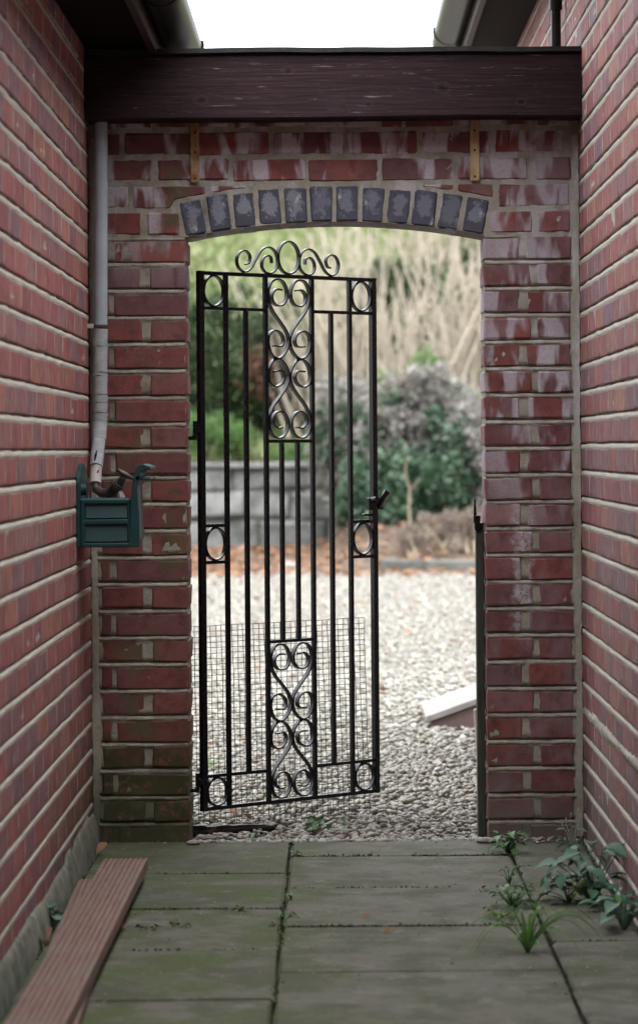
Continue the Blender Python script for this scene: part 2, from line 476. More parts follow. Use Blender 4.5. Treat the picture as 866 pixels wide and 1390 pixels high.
class G:
    """collects vertices and faces"""
    def __init__(s):
        s.v, s.f = [], []
    def add(s, vs, fs):
        k = len(s.v)
        s.v.extend([tuple(v) for v in vs])
        s.f.extend([tuple(i + k for i in f) for f in fs])
        return s
    def box(s, lo, hi, rot=None, piv=None):
        x0, y0, z0 = lo; x1, y1, z1 = hi
        vs = [Vector(p) for p in ((x0, y0, z0), (x1, y0, z0), (x1, y1, z0), (x0, y1, z0), (x0, y0, z1), (x1, y0, z1), (x1, y1, z1), (x0, y1, z1))]
        if rot is not None:
            pv = Vector(piv) if piv is not None else (Vector(lo) + Vector(hi)) / 2
            vs = [pv + rot @ (v - pv) for v in vs]
        return s.add(vs, [(0, 3, 2, 1), (4, 5, 6, 7), (0, 1, 5, 4), (1, 2, 6, 5), (2, 3, 7, 6), (3, 0, 4, 7)])
    def tube(s, pts, rad, seg=10, cap=True):
        pts = [Vector(p) for p in pts]
        if not hasattr(rad, '__len__'):
            rad = [rad] * len(pts)
        rings = []
        up = Vector((0.13, 0.9, 0.4)).normalized()
        for i, p in enumerate(pts):
            t = (pts[min(i + 1, len(pts) - 1)] - pts[max(i - 1, 0)]).normalized()
            a = t.cross(up)
            if a.length < 1e-3:
                a = t.cross(Vector((1, 0, 0)))
            a.normalize()
            b = t.cross(a)
            rings.append([p + (a * math.cos(2 * math.pi * k / seg) + b * math.sin(2 * math.pi * k / seg)) * rad[i] for k in range(seg)])
        vs = [v for r in rings for v in r]
        fs = []
        for i in range(len(pts) - 1):
            for k in range(seg):
                k2 = (k + 1) % seg
                fs.append((i * seg + k, i * seg + k2, (i + 1) * seg + k2, (i + 1) * seg + k))
        if cap:
            fs.append(tuple(range(seg - 1, -1, -1)))
            fs.append(tuple((len(pts) - 1) * seg + k for k in range(seg)))
        return s.add(vs, fs)
    def prism(s, prof, axis, a, b):
        """profile (closed list of 2-tuples) extruded along an axis; profile axes are the other two in xyz order"""
        def P(q, t):
            return {'x': (t, q[0], q[1]), 'y': (q[0], t, q[1]), 'z': (q[0], q[1], t)}[axis]
        n = len(prof)
        vs = [P(q, a) for q in prof] + [P(q, b) for q in prof]
        fs = [(i, (i + 1) % n, n + (i + 1) % n, n + i) for i in range(n)]
        fs += [tuple(range(n - 1, -1, -1)), tuple(range(n, 2 * n))]
        return s.add(vs, fs)
    def ribbon(s, pts, t, d0, d1, closed=False):
        """flat bar of thickness t following 2-D points (u, v); depth from d0 to d1 along local y"""
        n = len(pts)
        vs = []
        for i, p in enumerate(pts):
            if closed:
                q0, q1 = pts[(i - 1) % n], pts[(i + 1) % n]
            else:
                q0, q1 = pts[max(i - 1, 0)], pts[min(i + 1, n - 1)]
            tx, tz = q1[0] - q0[0], q1[1] - q0[1]
            l = math.hypot(tx, tz) or 1
            nx, nz = -tz / l * t / 2, tx / l * t / 2
            vs += [(p[0] + nx, d0, p[1] + nz), (p[0] - nx, d0, p[1] - nz), (p[0] - nx, d1, p[1] - nz), (p[0] + nx, d1, p[1] + nz)]
        fs = []
        m = n if closed else n - 1
        for i in range(m):
            a, b = 4 * i, 4 * ((i + 1) % n)
            for k in range(4):
                k2 = (k + 1) % 4
                fs.append((a + k, a + k2, b + k2, b + k))
        if not closed:
            fs += [(3, 2, 1, 0), tuple(4 * (n - 1) + k for k in range(4))]
        return s.add(vs, fs)
    def mesh(s, name, mat, org=None, smooth=False, bevel=0.0, fix=True):
        vs = s.v
        if org is not None:
            vs = [(v[0] - org[0], v[1] - org[1], v[2] - org[2]) for v in vs]
        me = bpy.data.meshes.new(name)
        me.from_pydata(vs, [], s.f)
        if fix or bevel:
            bm = bmesh.new(); bm.from_mesh(me)
            if fix:
                bmesh.ops.recalc_face_normals(bm, faces=bm.faces[:])
            if bevel:
                eds = [e for e in bm.edges if len(e.link_faces) == 2 and e.calc_face_angle(0) > .6]
                bmesh.ops.bevel(bm, geom=eds, offset=bevel, segments=1, affect='EDGES', clamp_overlap=True)
            bm.to_mesh(me); bm.free()
        me.materials.append(mat)
        if smooth:
            me.polygons.foreach_set('use_smooth', [True] * len(me.polygons))
            if smooth == 'angle':
                me.set_sharp_from_angle(angle=R(40))
        return me
    def part(s, name, mat, root=None, parent=None, smooth=False, bevel=0.0, world=True):
        """link as a part of root (vertices in world coordinates unless world=False)"""
        org = ORG[root.name] if (root is not None and world) else None
        me = s.mesh(name, mat, org, smooth, bevel)
        return link(name, me, parent if parent is not None else root)

def np_mesh(name, V, Fc, mat, smooth=False):
    """fast mesh from arrays; Fc is (n, 3) or (n, 4)"""
    me = bpy.data.meshes.new(name)
    V = np.asarray(V, dtype=np.float32); Fc = np.asarray(Fc, dtype=np.int32)
    k = Fc.shape[1]
    me.vertices.add(len(V)); me.vertices.foreach_set('co', V.ravel())
    me.loops.add(Fc.size); me.loops.foreach_set('vertex_index', Fc.ravel())
    me.polygons.add(len(Fc))
    me.polygons.foreach_set('loop_start', np.arange(0, Fc.size, k, dtype=np.int32))
    me.polygons.foreach_set('loop_total', np.full(len(Fc), k, dtype=np.int32))
    if smooth:
        me.polygons.foreach_set('use_smooth', np.ones(len(Fc), dtype=bool))
    me.materials.append(mat)
    me.update(calc_edges=True)
    return me

def vnoise(a, b, s, seed=0.0):
    """cheap smooth pseudo noise in -1..1 on arrays"""
    a = np.asarray(a) * s; b = np.asarray(b) * s
    return (np.sin(a * 1.7 + 1.3 * np.sin(b * 1.1 + seed) + seed * 3.1) + np.sin(b * 2.3 + 1.7 * np.sin(a * .9 + seed * 1.7)) + np.sin((a + b) * 1.3 + 2.1 * np.sin(a * .7 - b * .6 + seed))) / 3

# ------------------------------------------------------------------ bricks
_bc = {}
def brick_mesh(w, h, d, mat, var, bev=.0045, jit=1.0):
    """a brick with worn arrises: length along x, front face towards -y at y=0, centred in x and z"""
    key = (round(w, 3), round(h, 3), round(d, 3), mat.name, var)
    if key in _bc:
        return _bc[key]
    r = random.Random(hash(key[:3]) % 9973 + var * 17)
    g = G().box((-w / 2, 0, -h / 2), (w / 2, d, h / 2))
    me = g.mesh('brick', mat, bevel=bev)
    for v in me.vertices:
        v.co.x += r.uniform(-.0022, .0022); v.co.z += r.uniform(-.0020, .0020) * jit; v.co.y += r.uniform(-.0014, .0014) * (jit if jit > .9 else .2)
    _bc[key] = me
    return me

def mortar_grid(Ua, Ub, Va, Vb, step, fn, amp, seed):
    """bumpy grid; fn(u, v, d) gives xyz arrays; d is the outward offset"""
    nu = max(2, int((Ub - Ua) / step)); nv = max(2, int((Vb - Va) / step))
    u, v = np.meshgrid(np.linspace(Ua, Ub, nu), np.linspace(Va, Vb, nv), indexing='ij')
    d = amp * (.6 * vnoise(u, v, 38, seed) + .5 * vnoise(u, v, 110, seed + 2)) + nrg.normal(0, amp * .35, u.shape)
    V = np.stack(fn(u, v, d), -1).reshape(-1, 3)
    i, j = np.meshgrid(np.arange(nu - 1), np.arange(nv - 1), indexing='ij')
    a = (i * nv + j).ravel()
    return V, np.stack([a, a + nv, a + nv + 1, a + 1], -1)

def struck_grid(Ua, Ub, z0, z1, zj, pitch, step, X, s_, seed):
    """mortar face of a side wall: weather-struck bed joints, set back at the top and proud at the bottom"""
    vs, ds = [], []
    k = int(math.floor((z0 - zj) / pitch))
    while zj + k * pitch < z1 + pitch:
        for dz, d in ((-.0100, -.0008), (-.0072, .0006), (-.0010, .0002), (.0036, -.0024), (.0062, -.0095), (.0092, -.0090), (.0098, -.0008), (.0300, -.0006)):
            z = zj + k * pitch + dz
            if z0 <= z <= z1:
                vs.append(z); ds.append(d)
        k += 1
    vs = np.array([z0] + vs + [z1]); ds = np.array([-.002] + ds + [-.002])
    us = np.linspace(Ua, Ub, max(2, int((Ub - Ua) / step)))
    u, v = np.meshgrid(us, vs, indexing='ij')
    d = ds[None, :] * (1 + .75 * vnoise(u, v * 7, 14, seed)) + .00025 * vnoise(u, v, 17, seed + 1) + nrg.normal(0, .00008, u.shape)
    vv = v + .0006 * vnoise(u, v, 2.3, seed + 4) + .0006 * vnoise(u, v * 5, 11, seed + 6) + nrg.normal(0, .00045, u.shape)
    V = np.stack([X + s_ * d, u, vv], -1).reshape(-1, 3)
    i, j = np.meshgrid(np.arange(len(us) - 1), np.arange(len(vs) - 1), indexing='ij')
    nv = len(vs); a = (i * nv + j).ravel()
    return V, np.stack([a, a + nv, a + nv + 1, a + 1], -1)

def in_frame(p):
    x = p[0] / p[1] * F_PX; y = -(p[2] - CAM_H) / p[1] * F_PX
    px, py = 454 + x + ROLL * y, 610 + y - ROLL * x
    return -12 < px < 878 and -12 < py < 1310

XL, XR, YP = -.682, .688, 8.5                        # side wall faces and front face of the gateway wall

# ------------------------------------------------------------------ setting: ground, paving, gravel, bank
def sheet(name, x0, x1, y0, y1, z, mat):
    o = link(name, G().add([(x0, y0, z), (x1, y0, z), (x1, y1, z), (x0, y1, z)], [(0, 1, 2, 3)]).mesh(name, mat))
    return tag(o, kind='structure')
sheet('ground', -300, 300, -60, 500, -.06, M_BED)

bed = sheet('paving', XL, XR, -2.5, 8.53, -.014, M_SOIL)
def slab(x0, x1, y0, y1):
    w, d = x1 - x0, y1 - y0
    g = G().box((-w / 2, -d / 2, -.045), (w / 2, d / 2, 0))
    me = g.mesh('paving_slab', M_SLAB, bevel=.006)
    for v in me.vertices:
        v.co.x += rng.uniform(-.003, .003); v.co.y += rng.uniform(-.003, .003)
    link('paving_slab', me, bed, ((x0 + x1) / 2, (y0 + y1) / 2, .014 + rng.uniform(-.002, .002)), (rng.uniform(-.004, .004), rng.uniform(-.005, .005), rng.uniform(-.003, .003)))
gap = .006
for xa, xb, edge in ((XL + .03, -.128, 7.240), (-.128, .470, 7.565), (.470, XR - .012, 7.93)):
    y = edge
    rows = [(y, min(8.51, y + .6))] if y < 8.4 else []
    if y + .6 < 8.49:
        rows.append((y + .6, 8.51))
    while y > -2.4:
        rows.append((y - .6, y)); y -= .6
    for a, b in rows:
        slab(xa + gap / 2, xb - gap / 2, a + gap / 2, b - gap / 2)

sheet('gravel_yard', -9, 9, 8.53, 27.4, -.022, M_GBED)

def ico():
    t = (1 + 5 ** .5) / 2
    v = np.array([(-1, t, 0), (1, t, 0), (-1, -t, 0), (1, -t, 0), (0, -1, t), (0, 1, t), (0, -1, -t), (0, 1, -t), (t, 0, -1), (t, 0, 1), (-t, 0, -1), (-t, 0, 1)], float)
    v /= np.linalg.norm(v[0])
    f = np.array([(0, 11, 5), (0, 5, 1), (0, 1, 7), (0, 7, 10), (0, 10, 11), (1, 5, 9), (5, 11, 4), (11, 10, 2), (10, 7, 6), (7, 1, 8), (3, 9, 4), (3, 4, 2), (3, 2, 6), (3, 6, 8), (3, 8, 9), (4, 9, 5), (2, 4, 11), (6, 2, 10), (8, 6, 7), (9, 8, 1)])
    return v, f

def rot_mats(n, tilt):
    az = nrg.uniform(0, 2 * math.pi, n); tx = nrg.normal(0, tilt, n); ty = nrg.normal(0, tilt, n)
    def mk(c, s_, ax):
        m = np.zeros((n, 3, 3)); i, j = [(1, 2), (0, 2), (0, 1)][ax]; k = ax
        m[:, k, k] = 1; m[:, i, i] = c; m[:, j, j] = c; m[:, i, j] = -s_; m[:, j, i] = s_
        return m
    return mk(np.cos(tx), np.sin(tx), 0) @ mk(np.cos(ty), np.sin(ty), 1) @ mk(np.cos(az), np.sin(az), 2)

def stones(P, size):
    n = len(P)
    iv, fi = ico()
    ax = np.stack([nrg.uniform(.8, 1.35, n), nrg.uniform(.6, 1.0, n), nrg.uniform(.32, .58, n)], -1) * size[:, None]
    v = iv[None] * (1 + nrg.normal(0, .14, (n, 12, 1))) * ax[:, None, :]
    v = np.einsum('nij,nkj->nki', rot_mats(n, .26), v) + P[:, None, :]
    return v.reshape(-1, 3), (fi[None] + (np.arange(n) * 12)[:, None, None]).reshape(-1, 3)

Ps, Ss = [], []
for y0, y1, hw, dens, a, b, zz in ((8.53, 8.74, .405, 3800, .007, .016, .014), (8.74, 11.2, .95, 3000, .008, .0175, .012), (11.2, 15, 1.25, 1900, .009, .018, .012), (15, 27.2, 2.1, 900, .009, .019, .008)):
    n = int((y1 - y0) * 2 * hw * dens)
    P = np.stack([nrg.uniform(-hw, hw, n), nrg.uniform(y0, y1, n), nrg.uniform(-.016, zz, n)], -1)
    Ps.append(P); Ss.append(a + (b - a) * nrg.random(n) ** 1.6)
V, Fc = stones(np.concatenate(Ps), np.concatenate(Ss))
gr = link('gravel', np_mesh('gravel', V, Fc, M_GRAVEL))
tag(gr, 'pale angular gravel covering the yard beyond the gate', 'gravel', kind='stuff')

def bank_z(x, y):
    x = np.asarray(x, float); y = np.asarray(y, float)
    left = 1 / (1 + np.exp((x - .22) * 9))            # 1 behind the stone wall
    zl = np.where(y < 35.3, -.02, .90 + np.clip(y - 35.3, 0, 3) * .07)
    zr = .06 + np.clip((y - 27.6) / 8, 0, 1) ** 1.2 * .98
    z = zl * left + zr * (1 - left)
    z = np.where(y < 27.6, -.05, z)
    s_ = np.clip((y - 37.5) / 14, 0, 1.0)
    return z + s_ * 4.9 + np.clip((y - 51) / 40, 0, 1) * 1.0 + .10 * vnoise(x, y, .9, 3) * np.clip((y - 36) / 3, 0, 1)
ux = np.linspace(-9, 9, 110); uy = np.concatenate([np.linspace(27.45, 38, 70), np.linspace(38.3, 92, 80)])
gx, gy = np.meshgrid(ux, uy, indexing='ij')
V = np.stack([gx, gy, bank_z(gx, gy)], -1).reshape(-1, 3)
i, j = np.meshgrid(np.arange(len(ux) - 1), np.arange(len(uy) - 1), indexing='ij')
a = (i * len(uy) + j).ravel(); nv = len(uy)
me = np_mesh('bank', V, np.stack([a, a + nv, a + nv + 1, a + 1], -1), M_BED, True)
me.materials.append(M_BANK)
cy = gy[:-1, :-1].ravel()
me.polygons.foreach_set('material_index', (cy > 36.6).astype(np.int32))
bank = tag(link('bank', me), kind='structure')

# ------------------------------------------------------------------ side houses
def house(name, label, side, z_joint, pitch, zmax, mat, y_near, y_far):
    X = XL if side < 0 else XR
    s_ = 1 if side < 0 else -1                        # outward normal of the wall face
    root = thing(name, label, 'house', (X, 8.5, 0))
    z0 = -.05
    V, Fc = struck_grid(5.6, 8.62, z0, zmax, z_joint, pitch, .016, X, s_, 1.0 if side < 0 else 5.0)
    V1, F1 = struck_grid(y_near, 5.6, z0, zmax, z_joint, pitch, .08, X, s_, 1.0 if side < 0 else 5.0)
    V2, F2 = struck_grid(8.62, y_far, z0, zmax, z_joint, pitch, .06, X, s_, 2.0)
    F2 = np.concatenate([F2, F1 + len(V2)]); V2 = np.concatenate([V2, V1])
    b = G().box((X - s_ * .215, y_near, z0), (X - s_ * .012, y_far, zmax))
    V3 = np.array(b.v); F3 = np.array(b.f)
    Vall = np.concatenate([V, V2, V3]); Fall = np.concatenate([Fc, F2 + len(V), F3 + len(V) + len(V2)])
    wall = link('wall', np_mesh('wall', Vall - np.array(ORG[root.name]), Fall, M_MORTAR), root)
    L, J = .2155, .0105
    rows = []
    k0 = int(math.ceil((z0 - z_joint) / pitch))
    k = k0
    while z_joint + k * pitch + .02 < zmax:
        zc = z_joint + (k + .5) * pitch
        y = y_near + (0 if k % 2 else -.1125) + rng.uniform(-.02, .02)
        while y < y_far:
            rows.append((y + L / 2, zc)); y += L + J
        k += 1
    vis = [r for r in rows if in_frame((X, r[0] + .1, r[1])) and (r[0] < 8.55 or (side > 0 and r[1] > 2.15))]
    vis.sort(key=lambda r: r[0])
    vset = set(vis[:300])
    h = pitch - .0155
    rest = G()
    for r in rows:
        y, z = r
        if y - L / 2 < y_near - .001 or y + L / 2 > y_far:
            continue
        dx = rng.uniform(-.0002, .0004)
        loc = Vector((X + s_ * dx, y, z + rng.uniform(-.0012, .0012)))
        rot = (rng.uniform(-.0025, .0025), rng.uniform(-.005, .005), (R(90) if side < 0 else R(-90)) + rng.uniform(-.0015, .0015))
        if r in vset:
            link('brick', brick_mesh(L - rng.choice((0, .002, .004)), h, .06, mat, rng.randrange(10), .0042, .5), wall, loc - ORG[root.name], rot)
        else:
            mx = Matrix.Translation(loc) @ Euler(rot).to_matrix().to_4x4()
            me_ = brick_mesh(L, h, .06, mat, rng.randrange(10), .0032, .5)
            rest.add([mx @ v.co for v in me_.vertices], [tuple(p.vertices) for p in me_.polygons])
    o = rest.part('brick_courses', mat, root, wall)
    o['kind'] = 'stuff'
    return root, wall

lh, lwall = house('brick_house', 'red brick house wall on the left of the passage under dark low eaves', -1, 1.103, .0756, 2.24, MB_LEFT, -1.6, 8.9)
rh, rwall = house('brick_house', 'red brick house wall on the right of the passage with brown soffit high up', 1, 1.111, .0735, 2.62, MB_RIGHT, -1.6, 11.6)

def eaves(root, side, zs, xf, xg, zrim, y0, y1):
    X = XL if side < 0 else XR
    s_ = 1 if side < 0 else -1
    g = G().box((min(X - s_ * .3, xf), y0, zs), (max(X - s_ * .3, xf), y1, zs + .018)); g.part('soffit', M_SOFFIT, root)
    g = G().box((xf - .011, y0, zs - .022), (xf + .011, y1, zs + .17)); g.part('fascia', M_DARKBROWN, root, bevel=.003)
    # half-round gutter with a rolled rim
    prof = []
    r0, r1 = .056, .0535
    for k in range(17):
        t = math.pi + math.pi * k / 16
        prof.append((xg + r0 * math.cos(t), zrim + r0 * math.sin(t)))
    for k in range(16, -1, -1):
        t = math.pi + math.pi * k / 16
        prof.append((xg + r1 * math.cos(t), zrim + .002 + r1 * math.sin(t)))
    gt = G().prism(prof, 'y', y0, y1).part('gutter', M_BLACK, root, smooth='angle')
    for yb in ((7.9, 9.3, 10.15, 11.4) if side > 0 else (5.4, 6.6, 7.75, 8.9)):
        pr = []
        for k in range(17):
            t = math.pi + math.pi * k / 16
            pr.append((xg + .062 * math.cos(t), zrim + .004 + .062 * math.sin(t)))
        pr += [(xg + .060, zrim + .010), (xg - .060, zrim + .010)]
        G().prism(pr, 'y', yb - .03, yb + .03).part('gutter_bracket', M_BLACK, root, gt, smooth='angle')
    # unseen roof slope rising away from the passage, put in to block light
    t = R(35)
    xa, za = xg - s_ * .01, zrim + .03
    xb, zb = xa - s_ * 2.2 * math.cos(t), za + 2.2 * math.sin(t)
    q = [(xa, za), (xb, zb), (xb, zb + .06), (xa, za + .05)]
    G().prism(q, 'y', y0 - .05, y1 + .05).part('roof', M_ROOF, root)
eaves(lh, -1, 2.222, -.492, -.434, 2.292, -1.7, 9.0)
eaves(rh, 1, 2.602, .500, .441, 2.672, -1.7, 11.7)

# unseen tall house added behind the camera to shut out low sky light
bh = thing('added_light_blocker', 'unseen tall brick house added behind the viewpoint to block low light', 'house', (0, -1.8, 0))
G().box((-5.5, -2.1, -.05), (5.5, -1.8, 6.4)).part('wall', MB_RIGHT, bh)
G().prism([(-1.55, 6.35), (-4.2, 8.0), (-4.2, 8.1), (-1.45, 6.46)], 'x', -5.7, 5.7).part('roof', M_ROOF, bh)
for xw in (-3.4, 3.4):
    for zw in (1.0, 4.2):
        wn = G().box((xw - .6, -1.79, zw), (xw + .6, -1.74, zw + 1.3)).part('window', M_TAPE, bh, bevel=.01)
        G().box((xw - .52, -1.742, zw + .08), (xw + .52, -1.732, zw + 1.22)).part('pane', M_BLACK, bh, wn)

# rough render haunch along the foot of the left wall
n1, n2 = 150, 9
us = np.linspace(5.3, 8.49, n1)
V = []
for a in us:
    top = .078 + .018 * vnoise(a, 0, 1.3, 2) + .007 * vnoise(a, 0, 4.1, 4) + (.02 if 7.62 < a < 8.36 else 0) * (1 if int(a * 9) % 5 else .2)
    out = .026 + .006 * vnoise(a, 0, 1.9, 1) + .004 * vnoise(a, 0, 6.0, 2)
    for k in range(n2):
        t = k / (n2 - 1)
        j_ = nrg.normal(0, .0012, 3)
        V.append((XL - .004 + out * (t ** .55) + j_[0], a + j_[1], top * (1 - t ** 1.6) - .02 * t + j_[2]))
i, j = np.meshgrid(np.arange(n1 - 1), np.arange(n2 - 1), indexing='ij')
a = (i * n2 + j).ravel()
me = np_mesh('base_render', np.array(V) - np.array(ORG[lh.name]), np.stack([a, a + 1, a + n2 + 1, a + n2], -1), M_HAUNCH)
o = link('base_render', me, lh); o['label'] = 'rough greenish render along the foot of the wall'
# broken re-pointed bed joint on the right wall
n1, n2 = 170, 5
V = []
zj = 1.111 - .0735 * 10
for a in np.linspace(6.3, 8.47, n1):
    w = .015 + .006 * vnoise(a, 0, 3.1, 3)
    for k in range(n2):
        t = k / (n2 - 1) * 2 - 1
        j_ = nrg.normal(0, .0016, 3)
        V.append((XR + .0015 - (.0045 * (1 - t * t)) * (1 + .6 * vnoise(a, 0, 7, 1)) + j_[0], a + j_[1], zj + w * t + .003 * vnoise(a, 0, 11, 5) + j_[2]))
i, j = np.meshgrid(np.arange(n1 - 1), np.arange(n2 - 1), indexing='ij')
a = (i * n2 + j).ravel()
link('mortar_smear', np_mesh('mortar_smear', np.array(V) - np.array(ORG[rh.name]), np.stack([a, a + 1, a + n2 + 1, a + n2], -1), M_MORTAR), rh)

# overflow pipe on the right wall behind the beam
pp = at(757, 40, 8.95)
op = thing('overflow_pipe', 'thin black vertical pipe on the right wall above the timber beam', 'pipe', (pp.x, 8.95, 2.16))
px_ = XR - .028
G().tube([(px_, 8.95, 2.165), (px_, 8.95, 2.60)], .0145, 14, True).part('pipe', M_BLACK, op, smooth='angle')
G().tube([(px_, 8.95, 2.395), (px_, 8.95, 2.43)], .019, 14, True).part('pipe_clip', M_BLACK, op, smooth='angle')

# ------------------------------------------------------------------ gateway wall with segmental arch
S = YP / F_PX
def zpx(y):
    return CAM_H - (y - 610) * S
def xpx(x):
    return (x - 454) * S
TH = .215
OX0, OX1, ZSP = -.411, .420, 1.701
CX = (OX0 + OX1) / 2
HS = (OX1 - OX0) / 2
RISE = .041
RAD = (HS * HS + RISE * RISE) / (2 * RISE)
CZ = ZSP + RISE - RAD
WTOP = 2.155
gw = thing('gateway_wall', 'dark red brick wall with a low arched gateway across the passage', 'wall', (CX, YP, 0))

jy = lambda k: 320.5 + 36.2 * k                      # photo rows of the bed joints
def intr(x):
    return CZ + math.sqrt(max(0, RAD * RAD - (x - CX) ** 2))
def mortar_block():
    """mortar core with the arched opening: front grid, reveals and back"""
    yf, yb = YP + .0036, YP + TH - .005
    allV, allF, off = [], [], 0
    def add(V, Fq):
        nonlocal off
        allV.append(V); allF.append(Fq + off); off += len(V)
    def struck_front(xa, xb, seed):
        vs, ds = [-.05], [0.0]
        for k in range(22, -1, -1):
            zc = zpx(jy(k))
            for dz, d in ((-.0078, .0002), (-.0058, .0030), (-.0010, .0018), (.0030, -.0010), (.0050, -.0070), (.0074, -.0070), (.0080, .0002), (.022, .0), (.040, .0), (.056, .0)):
                if zc + dz < ZSP - .001:
                    vs.append(zc + dz); ds.append(d)
        vs.append(ZSP); ds.append(0.0)
        us = np.linspace(xa, xb, max(2, int((xb - xa) / .007)))
        u, v = np.meshgrid(us, np.array(vs), indexing='ij')
        d = np.array(ds)[None, :] * (1 + .5 * vnoise(u, v, 21, seed)) + .0017 * vnoise(u, v, 38, seed + 2) + .0010 * vnoise(u, v, 110, seed + 3) + nrg.normal(0, .0006, u.shape)
        vv = v + .0010 * vnoise(u, v, 30, seed + 5)
        V = np.stack([u, yf - d, vv], -1).reshape(-1, 3)
        n_ = len(vs)
        i, j = np.meshgrid(np.arange(len(us) - 1), np.arange(n_ - 1), indexing='ij')
        a = (i * n_ + j).ravel()
        return V, np.stack([a, a + n_, a + n_ + 1, a + 1], -1)
    for xa, xb in ((XL - .004, OX0 - .003), (OX1 + .003, XR + .004)):
        V, Fq = struck_front(xa, xb, 7 + xa); add(V, Fq)
        V, Fq = mortar_grid(xa, xb, -.05, ZSP, .06, lambda u, v, d: (u, yb + d, v), .001, 3); add(V, Fq)
    for xs, sg in ((OX0 - .003, 1), (OX1 + .003, -1)):
        V, Fq = mortar_grid(yf, yb, -.05, ZSP + .006, .012, lambda u, v, d: (xs + sg * d, u, v), .0015, 9); add(V, Fq)
    # above springing: columns following the arch
    nu, nvv = 112, 32
    xs = np.linspace(XL - .004, XR + .004, nu)
    for yy, sg in ((yf, -1), (yb, 1)):
        V = []
        for x in xs:
            lo = ZSP if (x < OX0 - .004 or x > OX1 + .004) else intr(x) + .0015
            for k in range(nvv):
                z = lo + (WTOP - lo) * k / (nvv - 1)
                V.append((x, yy + sg * (.0018 * vnoise(x, z, 60, 4) + nrg.normal(0, .0006)), z))
        i, j = np.meshgrid(np.arange(nu - 1), np.arange(nvv - 1), indexing='ij')
        a = (i * nvv + j).ravel(); add(np.array(V, float), np.stack([a, a + nvv, a + nvv + 1, a + 1], -1))
    V = []
    xs2 = np.linspace(OX0 - .006, OX1 + .006, 60)
    for x in xs2:
        for yy in (yf, yb):
            V.append((x, yy, intr(x) + .0015))
    a = np.arange(59) * 2; add(np.array(V), np.stack([a, a + 1, a + 3, a + 2], -1))
    add(np.array([(XL, yf, WTOP), (XR, yf, WTOP), (XR, yb, WTOP), (XL, yb, WTOP)]), np.array([(0, 1, 2, 3)]))
    return np.concatenate(allV), np.concatenate(allF)
V, Fq = mortar_block()
link('mortar', np_mesh('mortar', V - np.array(ORG[gw.name]), Fq, M_MORTAR_P), gw)

EXT = RAD + .1005 + .010                             # the rough bricks are cut to this curve above the voussoirs
def pier_brick(x0, x1, z0, z1, through=False, cut=False):
    """one brick on the face of the gateway wall"""
    j1, j2 = rng.uniform(-.0015, .0015), rng.uniform(-.0015, .0015)
    depth = TH if through else .104
    if cut:
        cz = lambda x: (CZ + math.sqrt(max(0, EXT * EXT - (x - CX) ** 2))) if abs(x - CX) < HS + .036 else -9
        n = 14
        xs = [x0 + (x1 - x0) * k / n for k in range(n + 1)]
        bot = [max(z0, cz(x)) for x in xs]
        if all(b > z1 - .008 for b in bot):
            return
        lo, hi = [], []
        for x, b in zip(xs, bot):
            if b < z1 - .006:
                lo.append((x, b)); hi.append((x, z1))
        if len(lo) < 2:
            return
        prof = lo + hi[::-1]
        g = G().prism(prof, 'y', YP + j1, YP + .104)
        g.part('brick', MB_PIER, gw, bevel=.003)
        return
    c = Vector(((x0 + x1) / 2, YP + j1, (z0 + z1) / 2 + j2))
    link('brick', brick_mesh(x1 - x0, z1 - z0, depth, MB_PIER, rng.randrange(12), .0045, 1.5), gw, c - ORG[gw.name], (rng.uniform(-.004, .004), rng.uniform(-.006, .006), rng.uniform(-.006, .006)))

JT = .0066                                           # half of a bed joint
for k in range(-1, 23):
    zt, zb = zpx(jy(k)) - JT, zpx(jy(k + 1) if k < 22 else 1149) + JT * (1 if k < 22 else 0)
    if k >= 0:
        if k % 2 == 0:
            pier_brick(xpx(136), xpx(150), zb, zt); pier_brick(xpx(157), OX0, zb, zt, True)
        else:
            pier_brick(xpx(137), xpx(194), zb, zt); pier_brick(xpx(205), OX0, zb, zt, True)
        if k % 2 == 0:
            pier_brick(OX1, xpx(706), zb, zt, True); pier_brick(xpx(716), xpx(776), zb, zt)
        else:
            pier_brick(OX1, xpx(722), zb, zt, True); pier_brick(xpx(730), xpx(775), zb, zt)
    else:
        pier_brick(xpx(136), xpx(194), zb, zt); pier_brick(xpx(203), xpx(246), zb, zt)
        pier_brick(xpx(668), xpx(724), zb, zt); pier_brick(xpx(732), xpx(776), zb, zt)
zt, zb = zpx(jy(-2)) - JT, zpx(jy(-1)) + JT
pier_brick(xpx(136), xpx(177), zb, zt); pier_brick(xpx(184), xpx(282), zb, zt, cut=True); pier_brick(xpx(288), xpx(345), zb, zt, cut=True)
pier_brick(xpx(560), xpx(618), zb, zt, cut=True); pier_brick(xpx(624), xpx(671), zb, zt, cut=True); pier_brick(xpx(678), xpx(774), zb, zt)
zt, zb = zpx(jy(-3)) - JT, zpx(jy(-2)) + JT
for a, b in ((148, 209), (218, 313), (320, 416), (422, 515), (521, 618), (625, 718), (728, 777)):
    pier_brick(xpx(a), xpx(b), zb, zt)
zt, zb = zpx(jy(-4)) - JT, zpx(jy(-3)) + JT
for a, b in ((136, 166), (172, 265), (272, 368), (374, 469), (475, 569), (576, 669), (675, 768)):
    pier_brick(xpx(a), xpx(b), zb, zt)
zt, zb = zpx(jy(-5)) - JT, zpx(jy(-4)) + JT
for a, b in ((148, 209), (218, 313), (320, 416), (422, 515), (521, 618), (625, 718), (728, 777)):
    pier_brick(xpx(a), xpx(b), zb, zt)
